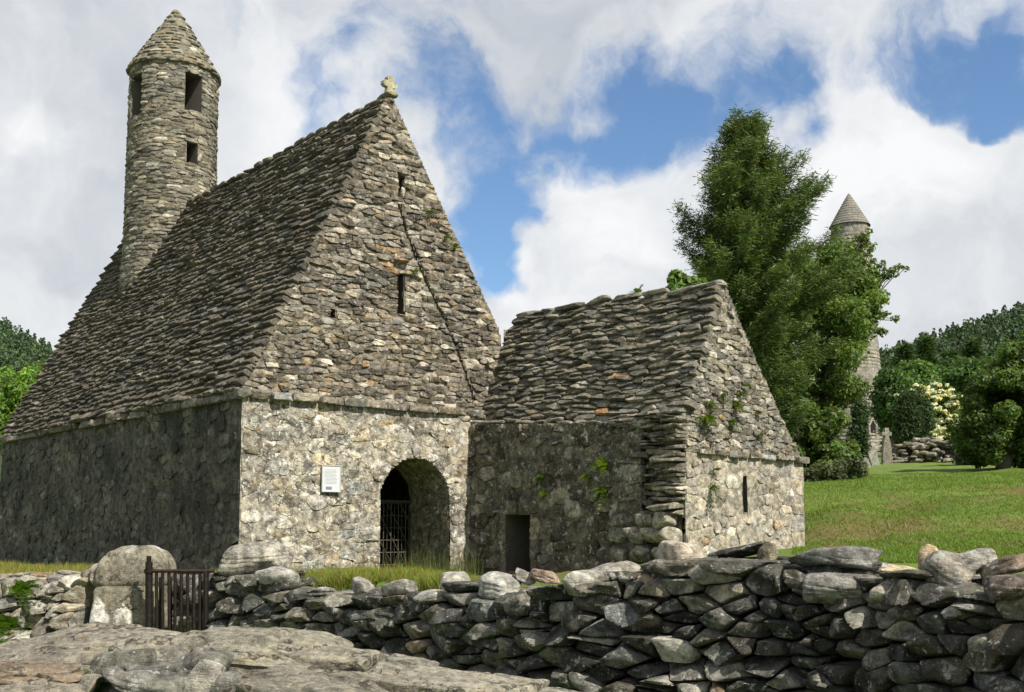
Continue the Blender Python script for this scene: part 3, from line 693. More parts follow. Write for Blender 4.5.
backing(a, f_ag, region(lo, [slit]), 5.8, 9.7, .3, 2.95, .045, -.012, .034, (.29, .27, .22), 3.2)
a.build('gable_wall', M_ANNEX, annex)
pocket(slit, .03, .5, f_ag).build('slit_window', M_DARK, annex)
a = Acc(); sds = region([(6.2, 2.86), (6.2, 2.98), (9.83, 2.95), (9.83, 2.83)])
panel(a, f_ag, np.array([(t, 2.91) for t in np.cumsum(rng.uniform(.2, .5, 11)) + 6.05]), sds, 3, rng, N=7, gap=.006, df=.12, db=.05, rt=.1, rough=.02, colfn=palette((.21, .195, .155), .2, .05), dfj=.3, clip=[(6.2, 2.86), (6.2, 2.98), (9.83, 2.95), (9.83, 2.83)])
a.build('string_course', M_ANNEX, annex)
a = Acc()
backing(a, lambda u, v, n: T(9.69 + n[:, None], u[:, None], v[:, None]), region([(-1, 0), (9, 0), (9, 9), (-1, 9)]), 0, 6.08, .2, 2.95, .2, 0, .03, (.25, .23, .19))
backing(a, lambda u, v, n: T(u[:, None], -.02 - n[:, None], v[:, None]), region([(6.75, .2), (6.75, 6.2), (7.1, 6.25), (9.7, 2.9), (9.7, .2)]), 6.7, 9.8, .2, 6.3, .15, 0, .03, (.2, .19, .16))
a.build('rear_wall', M_ANNEX, annex)
# broken toothed end of the lost cross wall, thin slabs sticking out over rounder stones
a = Acc(); z = 1.75; yw = math.atan2(L[1], L[0]) - math.pi / 2
while z < 3.62:
    th = rng.uniform(.05, .12); s = 3.95 + rng.uniform(0, .7) + .15 * math.sin(z * 4)
    while s < 6.0:
        w = rng.uniform(.3, .75); out = rng.normal(.03, .06) + (.05 if s > 5.2 else 0) - (.08 if s < 4.5 else 0)
        rock(a, T(AT + .30 - out, min(s + w / 2, 6.13 - w * .5), z + th / 2), (.7, w * 1.08, th * 1.25), rng, 10, yw + rng.normal(0, .1), rng.normal(0, .05), rng.normal(0, .06), col=np.array((.165, .152, .12)) * math.exp(rng.normal(0, .35)), strata=.035, facets=8, p=36, rough=.035); s += w * .93
    z += th * 1.02
z = .5
for z, ss in ((.62, (4.7, 5.15, 5.65)), (1.0, (4.65, 5.2, 5.75)), (1.36, (4.6, 5.05, 5.5, 5.85)), (1.62, (4.75, 5.35, 5.8))):
    for s in ss:
        rock(a, T(AT + .06 - rng.uniform(0, .14), s + rng.normal(0, .04), z), (.55, rng.uniform(.36, .55), rng.uniform(.3, .42)), rng, 10, yw + rng.normal(0, .2), rng.normal(0, .1), 0, col=np.array((.22, .205, .165)) * math.exp(rng.normal(0, .25)), p=22)
rock(a, at(657, 523, 19.85), (.40, .36, .40), rng, 12, .5, .2, .5, col=(.46, .40, .30), p=7)
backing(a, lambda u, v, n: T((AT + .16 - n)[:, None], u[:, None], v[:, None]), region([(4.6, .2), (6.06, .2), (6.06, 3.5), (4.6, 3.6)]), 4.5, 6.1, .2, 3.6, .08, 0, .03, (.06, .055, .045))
a.build('broken_wall_end', M_ANNEX, annex)

# ---------------------------------------------------------------- dry stone walls, gate, loose rocks
def resample(P, step):
    P = np.asarray(P)[::-1] if P[0][0] > P[-1][0] else np.asarray(P)
    l = np.concatenate([[0], np.cumsum(np.linalg.norm(np.diff(P[:, :2], axis=0), axis=1))]); u = np.arange(0, l[-1], step)
    return u, np.stack([np.interp(u, l, P[:, k]) for k in range(3)], -1), l
def smooth(x, k):
    w = np.ones(2 * k + 1) / (2 * k + 1); return np.stack([np.convolve(np.pad(x[:, i], k, 'edge'), w, 'valid') for i in range(x.shape[1])], -1)
def dry_wall(P, name, label, z0, w, aw, N, pal, seed, drop=.0, batter=.12):
    rng = np.random.default_rng(seed)
    u, Q, l = resample(P, .02); C = smooth(Q[:, :2], 12); tg = nrm(np.gradient(C, axis=0)); nm = smooth(np.stack([tg[:, 1], -tg[:, 0]], -1), 12); nm = nrm(nm); zt = smooth(Q[:, 2:], 10)[:, 0]
    def fm(uu, v, n, off=0., sg=1):
        n = n * sg - off + sg * batter * (1 - v / 1.2) * 1.0
        return np.column_stack([np.interp(uu, u, C[:, 0]) + np.interp(uu, u, nm[:, 0]) * n, np.interp(uu, u, C[:, 1]) + np.interp(uu, u, nm[:, 1]) * n, v])
    tw = .07 * fbm(np.stack([u * 2.2, u * 0, u * 0], -1), 3, seed)
    ii = np.arange(0, len(u), 6); reg = region([(0, z0), (u[-1], z0)] + [(u[i], zt[i] + tw[i]) for i in ii[::-1]])
    a = Acc()
    sd = darts(rng, 0, u[-1], z0, zt.max() + .1, w, aw, n=14000, lo=.17, hi=1.7)
    panel(a, fm, sd, reg, aw, rng, N=N, gap=.010, df=.085, db=.26, rt=.40, rough=.05, p=40, colfn=pal, dfj=.7, wild=.22, chamf=5, cham=(.74, 1.15), edge=.03, back=True)
    sd = darts(rng, 0, u[-1], z0, zt.max() + .1, w * 1.2, aw, n=2500)
    panel(a, lambda uu, v, n: fm(uu, v, n, .62, -1), sd, reg, aw, rng, N=6, gap=.013, df=.08, db=.2, rt=.2, rough=.04, p=14, colfn=pal, wild=.2, back=True)
    # hearting as a near-black core, the shade between stones put into its colour
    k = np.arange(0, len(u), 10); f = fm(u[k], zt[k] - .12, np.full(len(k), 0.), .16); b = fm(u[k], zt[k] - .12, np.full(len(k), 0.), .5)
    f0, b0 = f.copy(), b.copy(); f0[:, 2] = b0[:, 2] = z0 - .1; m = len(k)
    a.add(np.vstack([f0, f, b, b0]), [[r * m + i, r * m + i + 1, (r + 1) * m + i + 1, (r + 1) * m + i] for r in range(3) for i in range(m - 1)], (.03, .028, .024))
    # cope of smaller uneven stones
    s = .1
    while s < u[-1]:
        ww = rng.uniform(.16, .44); z = np.interp(s, u, zt) + rng.normal(-.03, .03)
        for off in (.08, .3, .5):
            if rng.random() < .9:
                c = fm(np.array([s + rng.normal(0, .07)]), np.array([z + rng.normal(-.02, .03)]), np.array([0.]), off + rng.normal(0, .04))[0]
                tt = tg[min(int(s / .02), len(tg) - 1)]
                rock(a, c, (ww * rng.uniform(.8, 1.35), rng.uniform(.2, .36), rng.uniform(.05, .13)), rng, 10 if off < .2 else 6, math.atan2(tt[1], tt[0]) + rng.normal(0, .35), rng.normal(0, .16), rng.normal(0, .16), col=pal(np.zeros((1, 2)), rng)[0] * 1.1, strata=.04)
        s += ww * .85
    o = a.build(name, M_DRY); recentre(o)
    return o, fm, u, zt
pal_d = palette((.10, .096, .081), .42, .05, .10, (.27, .26, .225), .006, (.20, .15, .10))
from mathutils.bvhtree import BVHTree
BV = []
def settle(o):
    me = o.data; v = np.zeros(len(me.vertices) * 3); me.vertices.foreach_get('co', v); v = v.reshape(-1, 3) + np.array(o.location)
    low = v[v[:, 2] < np.percentile(v[:, 2], 45)][::6]; gap = 9
    for p in low:
        g = p[2] - float(height(p[:1], p[1:2])[0])
        for t in BV:
            h = t.ray_cast(Vector((p[0], p[1], p[2] + .12)), Vector((0, 0, -1)))
            if h[0] is not None: g = min(g, p[2] - h[0].z)
        gap = min(gap, g)
    if gap > -.01: o.location.z -= gap + .02
def bvh(o):
    me = o.data; L_ = np.array(o.location); BV.append(BVHTree.FromPolygons([tuple(np.array(q.co) + L_) for q in me.vertices], [tuple(p.vertices) for p in me.polygons]))
wl, fw, uw, zw = dry_wall(PW, 'dry_stone_wall', None, -.15, .255, 2.0, 12, pal_d, 5)
bvh(wl); tag(wl, 'long dark dry stone wall of rough rocks crossing in front of the church', 'wall')
wl2, fw2, uw2, zw2 = dry_wall(PW2, 'dry_stone_wall', None, .1, .24, 1.6, 10, palette((.22, .205, .17), .3, .05, .12, (.4, .38, .33), .03, (.3, .2, .12)), 8, batter=.45)
tag(wl2, 'low tumbled dry stone wall left of the whitish gate pier', 'wall')

rng = np.random.default_rng(77)
def pxrock(name, label, x, y, Y, w, h, d, col, seed, yaw=0., tx=0., ty=0., strata=.035, N=22, p=13, mat=None, facets=14, rough=.035, group=None, cat='rock'):
    a = Acc(); k = Y / F
    rock(a, at(x, y, Y), (w * k, d, h * k), np.random.default_rng(seed), N, yaw, tx, ty, facets, p, rough, strata, col)
    o = a.build(name, mat or M_DRY); recentre(o); settle(o); bvh(o); return tag(o, label, cat, group)
def wy(x): return float(np.interp(x, [p[0] for p in PATH[::-1]], [p[1] for p in PATH[::-1]]))
GR = (.20, .195, .17)
pxrock('rock', 'long flat dark slab resting on top of the dry stone wall below the grass slope', 834, 558, wy(834) + .12, 100, 25, .42, (.15, .15, .14), 3, R(-38), 0, R(-2), .03, p=20)
pxrock('rock', 'tan edged stone standing upright on the wall behind the grey lump', 928, 548, wy(928) + .2, 25, 40, .08, (.42, .33, .20), 14, R(15), 0, R(18), .0)
pxrock('rock', 'rounded grey block leaning on the wall top before the tan upright stone', 948, 571, wy(948) + .12, 54, 40, .34, (.24, .22, .185), 8, R(-40), .2, R(28))
pxrock('rock', 'pale lumpy white topped stone at the right end of the wall', 991, 553, wy(985) + .25, 24, 22, .16, (.40, .37, .29), 15, 0, 0, 0, .0, p=8)
pxrock('rock', 'grey tapering stone lying beneath the pale lumpy stone', 972, 563, wy(972) + .3, 54, 26, .3, (.30, .29, .26), 16, R(-50), 0, R(-24))
pxrock('rock', 'dark reddish brown slab at the far right of the wall top', 1012, 588, wy(1008) + .0, 62, 30, .35, (.14, .115, .095), 17, R(-62), 0, 0)
pxrock('rock', 'brownish wedge on the right wall top above the reddish slab', 1012, 564, wy(1010) + .25, 44, 20, .25, (.24, .19, .14), 18, R(-55), 0, R(-18))
pxrock('rock', 'large pinkish cream boulder lit behind the wall under the annex corner', 682, 556, wy(682) + .75, 50, 36, .4, (.44, .39, .31), 19, .4, 0, 0, 0, p=9)
pxrock('rock', 'dark flat stone on the wall just left of the pinkish boulder', 664, 568, wy(664) + .15, 50, 18, .3, (.19, .18, .15), 20, R(-30), 0, R(8))
pxrock('rock', 'small greenish stone standing on end beside the long flat slab', 768, 553, wy(768) + .25, 20, 22, .14, (.22, .20, .14), 21, .3, 0, 0, 0)
pxrock('rock', 'grey sloping slab pointing towards the annex from the wall top', 612, 574, wy(612) + .5, 64, 22, .35, (.27, .255, .215), 22, R(20), 0, R(-14))
pxrock('rock', 'thin orange stained slab set on the wall under the sloping slab', 640, 579, wy(640) + .1, 46, 15, .3, (.32, .25, .165), 23, R(-20), .1, R(6))
pxrock('rock', 'square pale faced block at the straight joint in the wall', 584, 583, wy(584) - .02, 36, 28, .3, (.35, .34, .29), 24, R(-30), 0, 0, .0, p=24, facets=6)
pxrock('rock', 'broad white lichened block on the wall in front of the dark annex doorway', 500, 584, wy(500) + .1, 48, 30, .34, (.36, .355, .32), 25, R(-35), 0, R(4))
pxrock('rock', 'small slanting grey stone perched right of the white lichened block', 525, 570, wy(525) + .35, 26, 14, .2, (.26, .24, .21), 26, 0, 0, R(24))
pxrock('rock', 'reddish brown hump of stone on the wall below the annex doorway', 545, 570, wy(545) + .45, 34, 14, .24, (.27, .21, .155), 27, .1, 0, R(10))
pxrock('rock', 'big whorled grey boulder on the wall end beside the iron gate', 256, 557, wy(256) + .35, 76, 36, .6, (.30, .285, .24), 28, R(-12), 0, R(-6), .055, 30, 11)
pxrock('rock', 'smooth rounded grey boulder in grass below the whorled boulder', 277, 578, wy(277) + .12, 54, 27, .4, (.31, .30, .27), 29, R(-20), 0, R(2), 0, 24, 7)
pxrock('rock', 'pointed grey stone sticking up at the edge of the grass bank', 363, 585, wy(363) + .1, 26, 20, .2, (.27, .26, .23), 30, R(-30), 0, R(15), 0)
pxrock('rock', 'pair of tilted grey wedge shaped stones leaning together on the wall', 398, 590, wy(398) + .06, 40, 18, .22, (.28, .27, .24), 31, R(-30), 0, R(-18), 0)
pxrock('rock', 'whitish rounded stone at the foot of the right arch jamb', 456, 577, wy(456) + .35, 36, 22, .3, (.40, .385, .33), 32, 0, 0, 0, 0, p=9)
pxrock('rock', 'broad dark angular stone set high in the wall under the flat slab', 842, 588, wy(842) - .04, 72, 34, .34, (.19, .185, .165), 33, R(-38), 0, 0)
pxrock('rock', 'white patched split stone in the wall right of the dark angular stone', 886, 592, wy(886) + .0, 34, 24, .25, (.44, .40, .32), 34, R(-40), 0, R(-30), 0)

# gate pier with white patches, and the iron gate
pier = thing('gate_pier', at(136, 622, 11.25), 'stout rounded top stone gate pier with white patches', 'pier')
def pier_shape(acc):
    k = 11.25 / F; w, h, d = 69 * k, 82 * k, .62; dirs, fc = cubesphere(26)
    v = dirs * softmin_r(dirs, np.array([[[1, 0, .05], [-1, 0, .05], [0, 1, 0], [0, -1, .08], [0, 0, 1], [0, 0, -1], [.72, 0, .7], [-.75, 0, .66], [0, -.7, .72], [0, .7, .7]]], float), np.array([[1, 1, 1, 1, 1, 1, 1.12, 1.10, 1.18, 1.18]]), 11)[0][:, None]
    f = fbm(v * 2.2 + 4, 5, 2); v = v * (1 + .07 * f)[:, None]
    jn = np.abs(v[:, 2] - .05) ; v[:, :2] *= (1 - .07 * np.exp(-(jn / .05) ** 2))[:, None]
    x, z = v[:, 0], v[:, 2]
    j1, j2 = .10 * fbm(v * 6, 3, 6), .08 * fbm(v * 7, 3, 8); rp = np.hypot((x + .06) / .25, (z + .78) / .40) + j2
    pa = (x < -.42) & (z < -.22 - np.maximum(0, x + .72) * 1.6 - np.maximum(0, -.85 - x) * 2 + j1) & (z > -.9)
    pb = (rp < 1) & ((rp > .42) | (z > -.5)) & (z > -.9)
    pt = (np.abs(x - .25) < .6) & (np.abs(z - .93) < .06) & (f > .1)
    c = np.where((pa | pb)[:, None], (.80, .78, .73), np.array((.27, .25, .19))[None] * (1 + .35 * f)[:, None])
    c = np.where(pt[:, None], (.40, .42, .44), c)
    acc.add(v * [w / 2, d / 2, h / 2] + at(137, 587, 11.25), fc, c)
a = Acc(); pier_shape(a); a.build('pier_body', M_SLAB, pier)
a = Acc(); rock(a, at(104, 575, 11.2), (.3, .3, .34), rng, 12, .3, col=(.30, .28, .22)); rock(a, at(96, 580, 11.3), (.26, .3, .4), rng, 12, 1, col=(.24, .2, .15)); 
o = a.build('pier_side_stones', M_DRY, pier)
gate = thing('iron_gate', at(180, 630, 10.75), 'low rusty iron gate of upright bars between pier and wall', 'gate')
YG = 10.75; RUST = (.026, .021, .019)
def gp(x, y, dy=0.): return at(x, y, YG - (x - 148) * .004 + dy)
a = Acc(); a.tube([gp(149, 640), gp(149, 562)], .036, 10, RUST); a.tube([gp(149, 562), gp(149, 556)], [.022, .026], 8, RUST); a.tube([gp(149, 573), gp(149, 569)], .048, 10, RUST); a.build('gate_post', M_IRON, gate)
a = Acc(); a.tube([gp(206, 640), gp(206, 571)], .028, 8, RUST); a.build('gate_post', M_IRON, gate)
a = Acc(); a.tube([gp(149, 571), gp(214, 571)], .020, 6, (.085, .052, .04)); a.build('top_rail', M_IRON, gate)
a = Acc(); a.tube([gp(149, 634), gp(208, 634)], .02, 6, RUST); a.build('bottom_rail', M_IRON, gate)
for k, x in enumerate(np.linspace(156.5, 200, 8)):
    a = Acc(); a.tube([gp(x + random.Random(k).uniform(-.5, .5), 637), gp(x, 572)], .017, 6, RUST); a.build('bar', M_IRON, gate)
for k, x in enumerate((160, 171, 182, 193)):
    a = Acc(); a.tube([gp(x, 637, .12), gp(x, 577, .12)], .012, 6, RUST); a.build('bar', M_IRON, gate)

# pale rock slabs nearest the camera, capping a second wall
near = Acc()
PS = (.28, .26, .21)
def slab(label, x, y, Y, w, d, th, seed, yaw=0., tx=0., ty=0., col=PS, strata=.05, N=80, p=44, name='rock_slab', mat=M_SLAB, facets=10, rough=.012):
    a = Acc(); rock(a, at(x, y, Y) - np.array([0, 0, th / 2]), (w * Y / F, d, th), np.random.default_rng(seed), N, yaw, tx, ty, facets, p, rough, strata, col, grain=.35, freq=2.2, crack=.036 if N > 24 else 0)
    o = a.build(name, mat); recentre(o); return tag(o, label, 'rock slab')
slab('broad pale rock slab at the lower left in front of the gate pier', 100, 635, 5.25, 215, .95, .13, 101, R(-3), R(3), R(0))
slab('brown tinged flat slab at the left edge in front of the broad pale slab', 20, 660, 4.75, 150, .45, .12, 102, R(6), R(3), R(2), (.25, .20, .14))
slab('lowest pale ledge of rock in the bottom left corner', 30, 677, 4.6, 140, .55, .2, 103, R(3), R(5), R(1), (.27, .25, .20))
slab('long low pale slab stretching behind the broken upright stone', 258, 634, 5.2, 180, .7, .17, 104, R(-7), R(3), R(3), (.28, .265, .205))
slab('smooth domed pale slab in the middle of the foreground', 330, 643, 5.15, 112, .45, .2, 105, R(-14), R(4), R(6), (.29, .27, .21), 0, 80, 20)
slab('largest pale slab running along the bottom edge of the picture', 335, 678, 4.62, 190, .5, .24, 106, R(-9), R(5), R(5), (.25, .235, .185))
slab('flat pale slab at the lower right end of the foreground slabs', 462, 673, 4.95, 165, .7, .16, 107, R(-15), R(4), R(7), (.30, .28, .22))
slab('knobbly ledge between the domed slab and the lower right slab', 398, 655, 5.0, 80, .4, .16, 112, R(-12), R(5), R(6), (.26, .25, .20))
slab('grey slab disappearing into the bottom edge below the dark wall', 560, 690, 4.9, 150, .6, .2, 110, R(-16), R(4), R(5), (.28, .27, .225))
slab('whitish chipped stone standing upright between the foreground slabs', 208, 657, 4.75, 42, .25, .26, 108, R(-12), R(-8), R(22), (.42, .40, .34), 0, 20, 16, 'rock')
slab('small dark upright stone right of the whitish chipped stone', 228, 668, 4.6, 22, .2, .2, 109, R(-12), R(0), R(12), (.20, .195, .17), 0, 16, 14, 'rock')
slab('dark grey boulder wedged under the pale slabs beside the chipped stone', 150, 657, 4.72, 92, .35, .2, 111, R(3), R(2), R(5), (.15, .147, .13), .04, 26, 24, 'rock', M_DRY)
rng = np.random.default_rng(5)
for k in range(90):
    x = rng.uniform(-60, 640); tz = np.interp(x, [-60, 120, 300, 420, 560, 640], [640, 634, 645, 662, 690, 705]) ; Y = rng.uniform(4.35, 5.5)
    p = at(x, 700, Y); zt_ = at(x, tz, 5.3)[2] - .17
    rock(near, (p[0], Y, rng.uniform(zt_ - .5, zt_ - .09)), (rng.uniform(.25, .55), rng.uniform(.25, .4), rng.uniform(.13, .28)), rng, 10, rng.normal(0, .3), rng.normal(0, .15), rng.normal(0, .15), col=np.array((.16, .155, .135)) * math.exp(rng.normal(0, .3)), strata=.04)
for k in range(14):
    x = rng.uniform(112, 215); rock(near, at(x, rng.uniform(664, 700), rng.uniform(4.75, 4.95)), (rng.uniform(.2, .42), .3, rng.uniform(.1, .2)), rng, 12, rng.normal(0, .3), rng.normal(0, .1), rng.normal(0, .1), col=np.array((.17, .165, .14)) * math.exp(rng.normal(0, .25)), strata=.04)
o = near.build('rubble_wall', M_DRY); recentre(o); tag(o, 'rubble of dark stones packed under the pale foreground slabs', 'wall')

# ---------------------------------------------------------------- vegetation
def quads(acc, p, a_, b_, col):
    n = len(p); v = np.stack([p - a_, p + b_, p + a_, p - b_], 1).reshape(-1, 3)
    acc.add(v, np.arange(n * 4).reshape(n, 4), np.repeat(col, 4, 0))
def rdir(rng, n): return nrm(rng.normal(0, 1, (n, 3)))
def leaf_cols(base, n, rng, var=.25, hue=.12):
    w = rng.normal(0, hue, n); return np.clip(np.array(base) * np.exp(rng.normal(0, var, (n, 1))) * np.stack([1 + w, np.ones(n), 1 - w * .5], -1), .004, .9)
def clump_leaves(acc, c, rad, n, size, base, rng, sq=(1, 1, .8), up=.4, aspect=.55):
    d = rdir(rng, n); r = rad * rng.uniform(.15, 1, n) ** .5
    p = c + d * r[:, None] * np.array(sq); nrm_ = nrm(d + rng.normal(0, .7, (n, 3)) + [0, 0, up])
    t = nrm(np.cross(nrm_, rdir(rng, n))); b = np.cross(nrm_, t); s = size * rng.uniform(.6, 1.3, (n, 1))
    quads(acc, p, t * s, b * s * aspect, leaf_cols(base, n, rng))
def limb(acc, p0, p1, r0, r1, rng, n=7, wob=.06, col=(.10, .085, .065), sides=7):
    t = np.linspace(0, 1, n)[:, None]; l = np.linalg.norm(np.subtract(p1, p0))
    pts = p0 + (np.subtract(p1, p0)) * t + rng.normal(0, wob * l / 3, (n, 3)) * np.sin(t * np.pi); pts[:, 2] += .06 * l * np.sin(t[:, 0] * np.pi)
    acc.tube(pts, np.linspace(r0, r1, n), sides, col)
def broadleaf(name, label, base, ells, leaves, size, col, seed, clump=.9, trunk=.25, sq=(1, 1, .8), group=None, tips=(), cat='tree', nclump=40, mat=None, aspect=.55, colvar=.2, holes=.2):
    """ells: crown masses (centre, radii); each is filled with leaf clumps carried on limbs"""
    rng = np.random.default_rng(seed); t = thing(name, base, label, cat, group); base = np.array(base, float)
    w = Acc(); f = Acc(); vol = np.array([np.prod(e[1]) ** .66 for e in ells]); cs = []
    for e, v in zip(ells, vol / vol.sum()):
        m = max(3, int(nclump * v)); d = rdir(rng, m); r = rng.uniform(.25, 1, m) ** .4
        cs += [(np.array(e[0]) + d[i] * r[i] * np.array(e[1]), 1.) for i in range(m)]
    for tp in tips:
        e0 = min(ells, key=lambda e: np.linalg.norm(np.array(e[0]) - tp)); q0 = np.array(e0[0])
        for fr in (.45, .6, .72, .84, .93, 1.): cs.append((q0 + (np.array(tp) - q0) * fr + rng.normal(0, .12, 3), .55 - .22 * fr))
    cc = np.array([c for c, _ in cs]); fork = base + (cc.mean(0) - base) * np.array([.5, .5, .55])
    limb(w, base - [0, 0, .3], fork, trunk, trunk * .6, rng, 8, .06, sides=9)
    hubs = [np.array(e[0]) * .65 + fork * .35 for e in ells]
    for hb in hubs: limb(w, fork, hb, trunk * .55, trunk * .22, rng)
    for c, k in cs:
        hb = min(hubs, key=lambda h: np.linalg.norm(h - c)); limb(w, hb, c, trunk * .18, .012, rng, 6, .08, sides=5)
    per = max(10, int(leaves / len(cs)))
    for c, k in cs:
        r = clump * rng.uniform(.65, 1.25) * k
        clump_leaves(f, c, r, max(8, int(per * (r / clump) ** 2)), size, np.array(col) * np.exp(rng.normal(0, colvar)), rng, sq, aspect=aspect)
    w.build('trunk', M_BARK, t); f.build('crown', mat or M_LEAF, t); return t
def ell(x, y, Y, rx, ry, rd=None): k = Y / F; return (at(x, y, Y), (rx * k, rd or rx * k, ry * k))
def grd(x, Y): X_ = at(x, 522, Y)[0]; return np.array([X_, Y, float(height(np.array([X_]), np.array([Y]))[0])])

def conifer(name, label, x0, Y, ytop, prof, seed, sprays=26000, col=(.045, .075, .018), size=.42, lean=0., step=9):
    """tall tree with drooping feathery branches; prof rows are (picture row, reach left, reach right)"""
    rng = np.random.default_rng(seed); k = Y / F; base = grd(x0, Y); t = thing(name, base, label, 'tree')
    top = at(x0, ytop, Y); H = top[2] - base[2]; w = Acc(); f = Acc()
    axp = lambda z: base + (top - base) * ((z - base[2]) / H) + np.array([lean * k * ((z - base[2]) / H) ** 3, 0, 0])
    zs = np.linspace(base[2] - .3, top[2], 24); w.tube(np.array([axp(z) for z in zs]), np.linspace(.34, .02, 24), 9, (.10, .08, .06))
    pr = np.array(prof, float); pts = []; dirs = []; zz = []
    y = ytop + 3
    while y < pr[-1, 0]:
        z = at(x0, y, Y)[2]; lft, rgt = np.interp(y, pr[:, 0], pr[:, 1]) * k, np.interp(y, pr[:, 0], pr[:, 2]) * k
        nb = 7 if lft > .6 else 4
        a0 = rng.uniform(0, 6.28)
        for b in range(nb):
            az = a0 + b * 2 * np.pi / nb + rng.normal(0, .25); e = np.array([math.cos(az), math.sin(az), 0])
            ln = (rgt if e[0] > 0 else lft) * abs(e[0]) + (lft + rgt) / 2 * (1 - abs(e[0])); ln *= rng.uniform(.45, 1.0) * (1 + .28 * math.sin(az * 3 + y * .06 + seed))
            p0 = axp(z); m = max(4, int(ln / .2)); tt = np.linspace(0, 1, m)
            br = p0 + e * (ln * tt)[:, None] + np.array([0, 0, 1]) * (ln * ((.30 if not lean else .42) * tt - .42 * tt ** 2 + (.34 if not lean else .44) * tt ** 4) + rng.normal(0, .05) * tt)[:, None]
            br[:, 0] += .10 * ln * tt ** 2 * (1 if lean else .3)
            w.tube(br, np.linspace(.02 + .012 * ln, .006, m), 4, (.085, .07, .05), cap=False)
            pts.append(br[1:]); dirs.append(np.gradient(br, axis=0)[1:]); zz.append(tt[1:])
        y += step * rng.uniform(.7, 1.3) * (.6 if lft < 1 else 1)
    P = np.vstack(pts); D = nrm(np.vstack(dirs)); tt = np.concatenate(zz); n = sprays
    ix = rng.choice(len(P), n, p=(tt + .25) / (tt + .25).sum()); sd = rdir(rng, n) * [1, 1, .5]
    d = nrm(D[ix] * .5 + sd * .85 + [0.12, 0, -.22]); s = size * rng.uniform(.4, 1.1, (n, 1))
    c = P[ix] + d * s * .8 + rng.normal(0, .05 + .09 * (lean > 0), (n, 3)); b = nrm(np.cross(d, rdir(rng, n)))
    bc = np.exp(.28 * vnoise(P * .9, 3))[ix][:, None]
    quads(f, c, d * s, b * s * .15, leaf_cols(col, n, rng, .3, .12) * bc)
    w.build('trunk', M_BARK, t); f.build('crown', M_NEEDLE, t); return t

conifer('conifer_tree', 'tall dark feathery conifer leaning in the wind behind the annex', 738, 40, 122,
        [(116, 5, 8), (128, 14, 16), (142, 20, 20), (157, 26, 22), (166, 34, 44), (182, 38, 54), (197, 42, 64), (215, 56, 74), (240, 56, 80), (265, 58, 88), (300, 56, 96), (350, 50, 90), (420, 40, 70), (470, 30, 60)], 3, 260000, (.078, .122, .028), .135, 8, 6)
broadleaf('broadleaf_tree', 'spreading broadleaf tree with long branch tips in front of the distant tower', grd(822, 45),
          [ell(800, 345, 45, 40, 60), ell(838, 300, 45, 34, 46), ell(858, 290, 45, 26, 22), ell(790, 290, 45, 34, 40), ell(828, 395, 45, 34, 40), ell(800, 430, 45, 34, 30), ell(842, 340, 45, 20, 30), ell(842, 278, 45, 26, 32), ell(856, 300, 45, 20, 34), ell(850, 338, 45, 16, 40), ell(848, 318, 43, 16, 40), ell(832, 262, 45, 20, 20), ell(826, 325, 45, 26, 40), ell(765, 400, 45, 30, 50)],
          100000, .09, (.092, .145, .030), 7, .6, .28, tips=[at(880, 275, 45), at(892, 272, 45), at(902, 266, 45), at(880, 300, 45), at(895, 318, 45), at(862, 240, 45), at(872, 246, 45), at(853, 252, 45), at(868, 232, 45), at(886, 262, 45), at(870, 318, 45), at(884, 330, 45)], nclump=330)
broadleaf('young_tree', 'small bright green sapling top peeping over the annex ridge', grd(682, 34), [ell(680, 288, 34, 14, 14), ell(672, 282, 34, 8, 8), ell(698, 292, 34, 12, 10)], 1500, .13, (.09, .15, .03), 12, .3, .08, nclump=18)
broadleaf('shrub', 'dense dark green shrub at the foot of the broadleaf tree', grd(828, 40), [ell(815, 462, 40, 34, 22), ell(834, 440, 40, 18, 34), ell(790, 440, 40, 40, 40)], 16000, .10, (.075, .12, .028), 13, .42, .1, nclump=80, cat='shrub')
broadleaf('ivy_hedge', 'pale ivy covered low hedge beside the annex gable', grd(826, 37), [ell(820, 476, 37, 26, 10), ell(848, 470, 37, 16, 12)], 5000, .07, (.075, .095, .04), 14, .3, .06, nclump=40, cat='hedge')
def yew(label, x, Y, y0, y1, r, seed, col=(.035, .065, .02)):
    b = grd(x, Y); k = Y / F; m = 5
    broadleaf('yew_tree', label, b, [ell(x + math.sin(i * 2.1 + seed) * r * .25, y0 + (y1 - y0) * (i + .6) / m, Y, r * (.55 + .45 * math.sin((i + .8) / m * 2.6)), (y1 - y0) / m * .8) for i in range(m)], 5000, .13, col, seed, .38, .12, (1, 1, 1.8), nclump=60, aspect=.3)
yew('narrow dark yew standing against the distant tower base', 859, 56, 404, 466, 6, 15)
yew('dark columnar yew left of the flowering elder', 906, 64, 396, 442, 12, 16)
yew('taller dark columnar yew touching the flowering elder', 920, 65, 392, 444, 13, 17)
el = broadleaf('elder_bush', 'bush covered with creamy white flowers beside the dark yews', grd(940, 70), [ell(938, 410, 70, 22, 26), ell(950, 428, 70, 18, 24), ell(926, 398, 70, 14, 10)], 6000, .15, (.06, .10, .022), 18, .7, .1, nclump=50, cat='bush')
rng = np.random.default_rng(4); f = Acc()
for x, y, rx, ry in ((942, 406, 22, 22), (952, 424, 14, 18), (930, 392, 18, 8), (944, 432, 12, 8)):
    for k in range(40):
        c = at(x + rng.normal(0, rx * .55), y + rng.normal(0, ry * .55), 70 - rng.uniform(1.0, 1.9)); clump_leaves(f, c, .22, 16, .10, (.66, .66, .54), rng, (1, 1, .4), 1.2, .9)
f.build('blossom', M_LEAF, el)
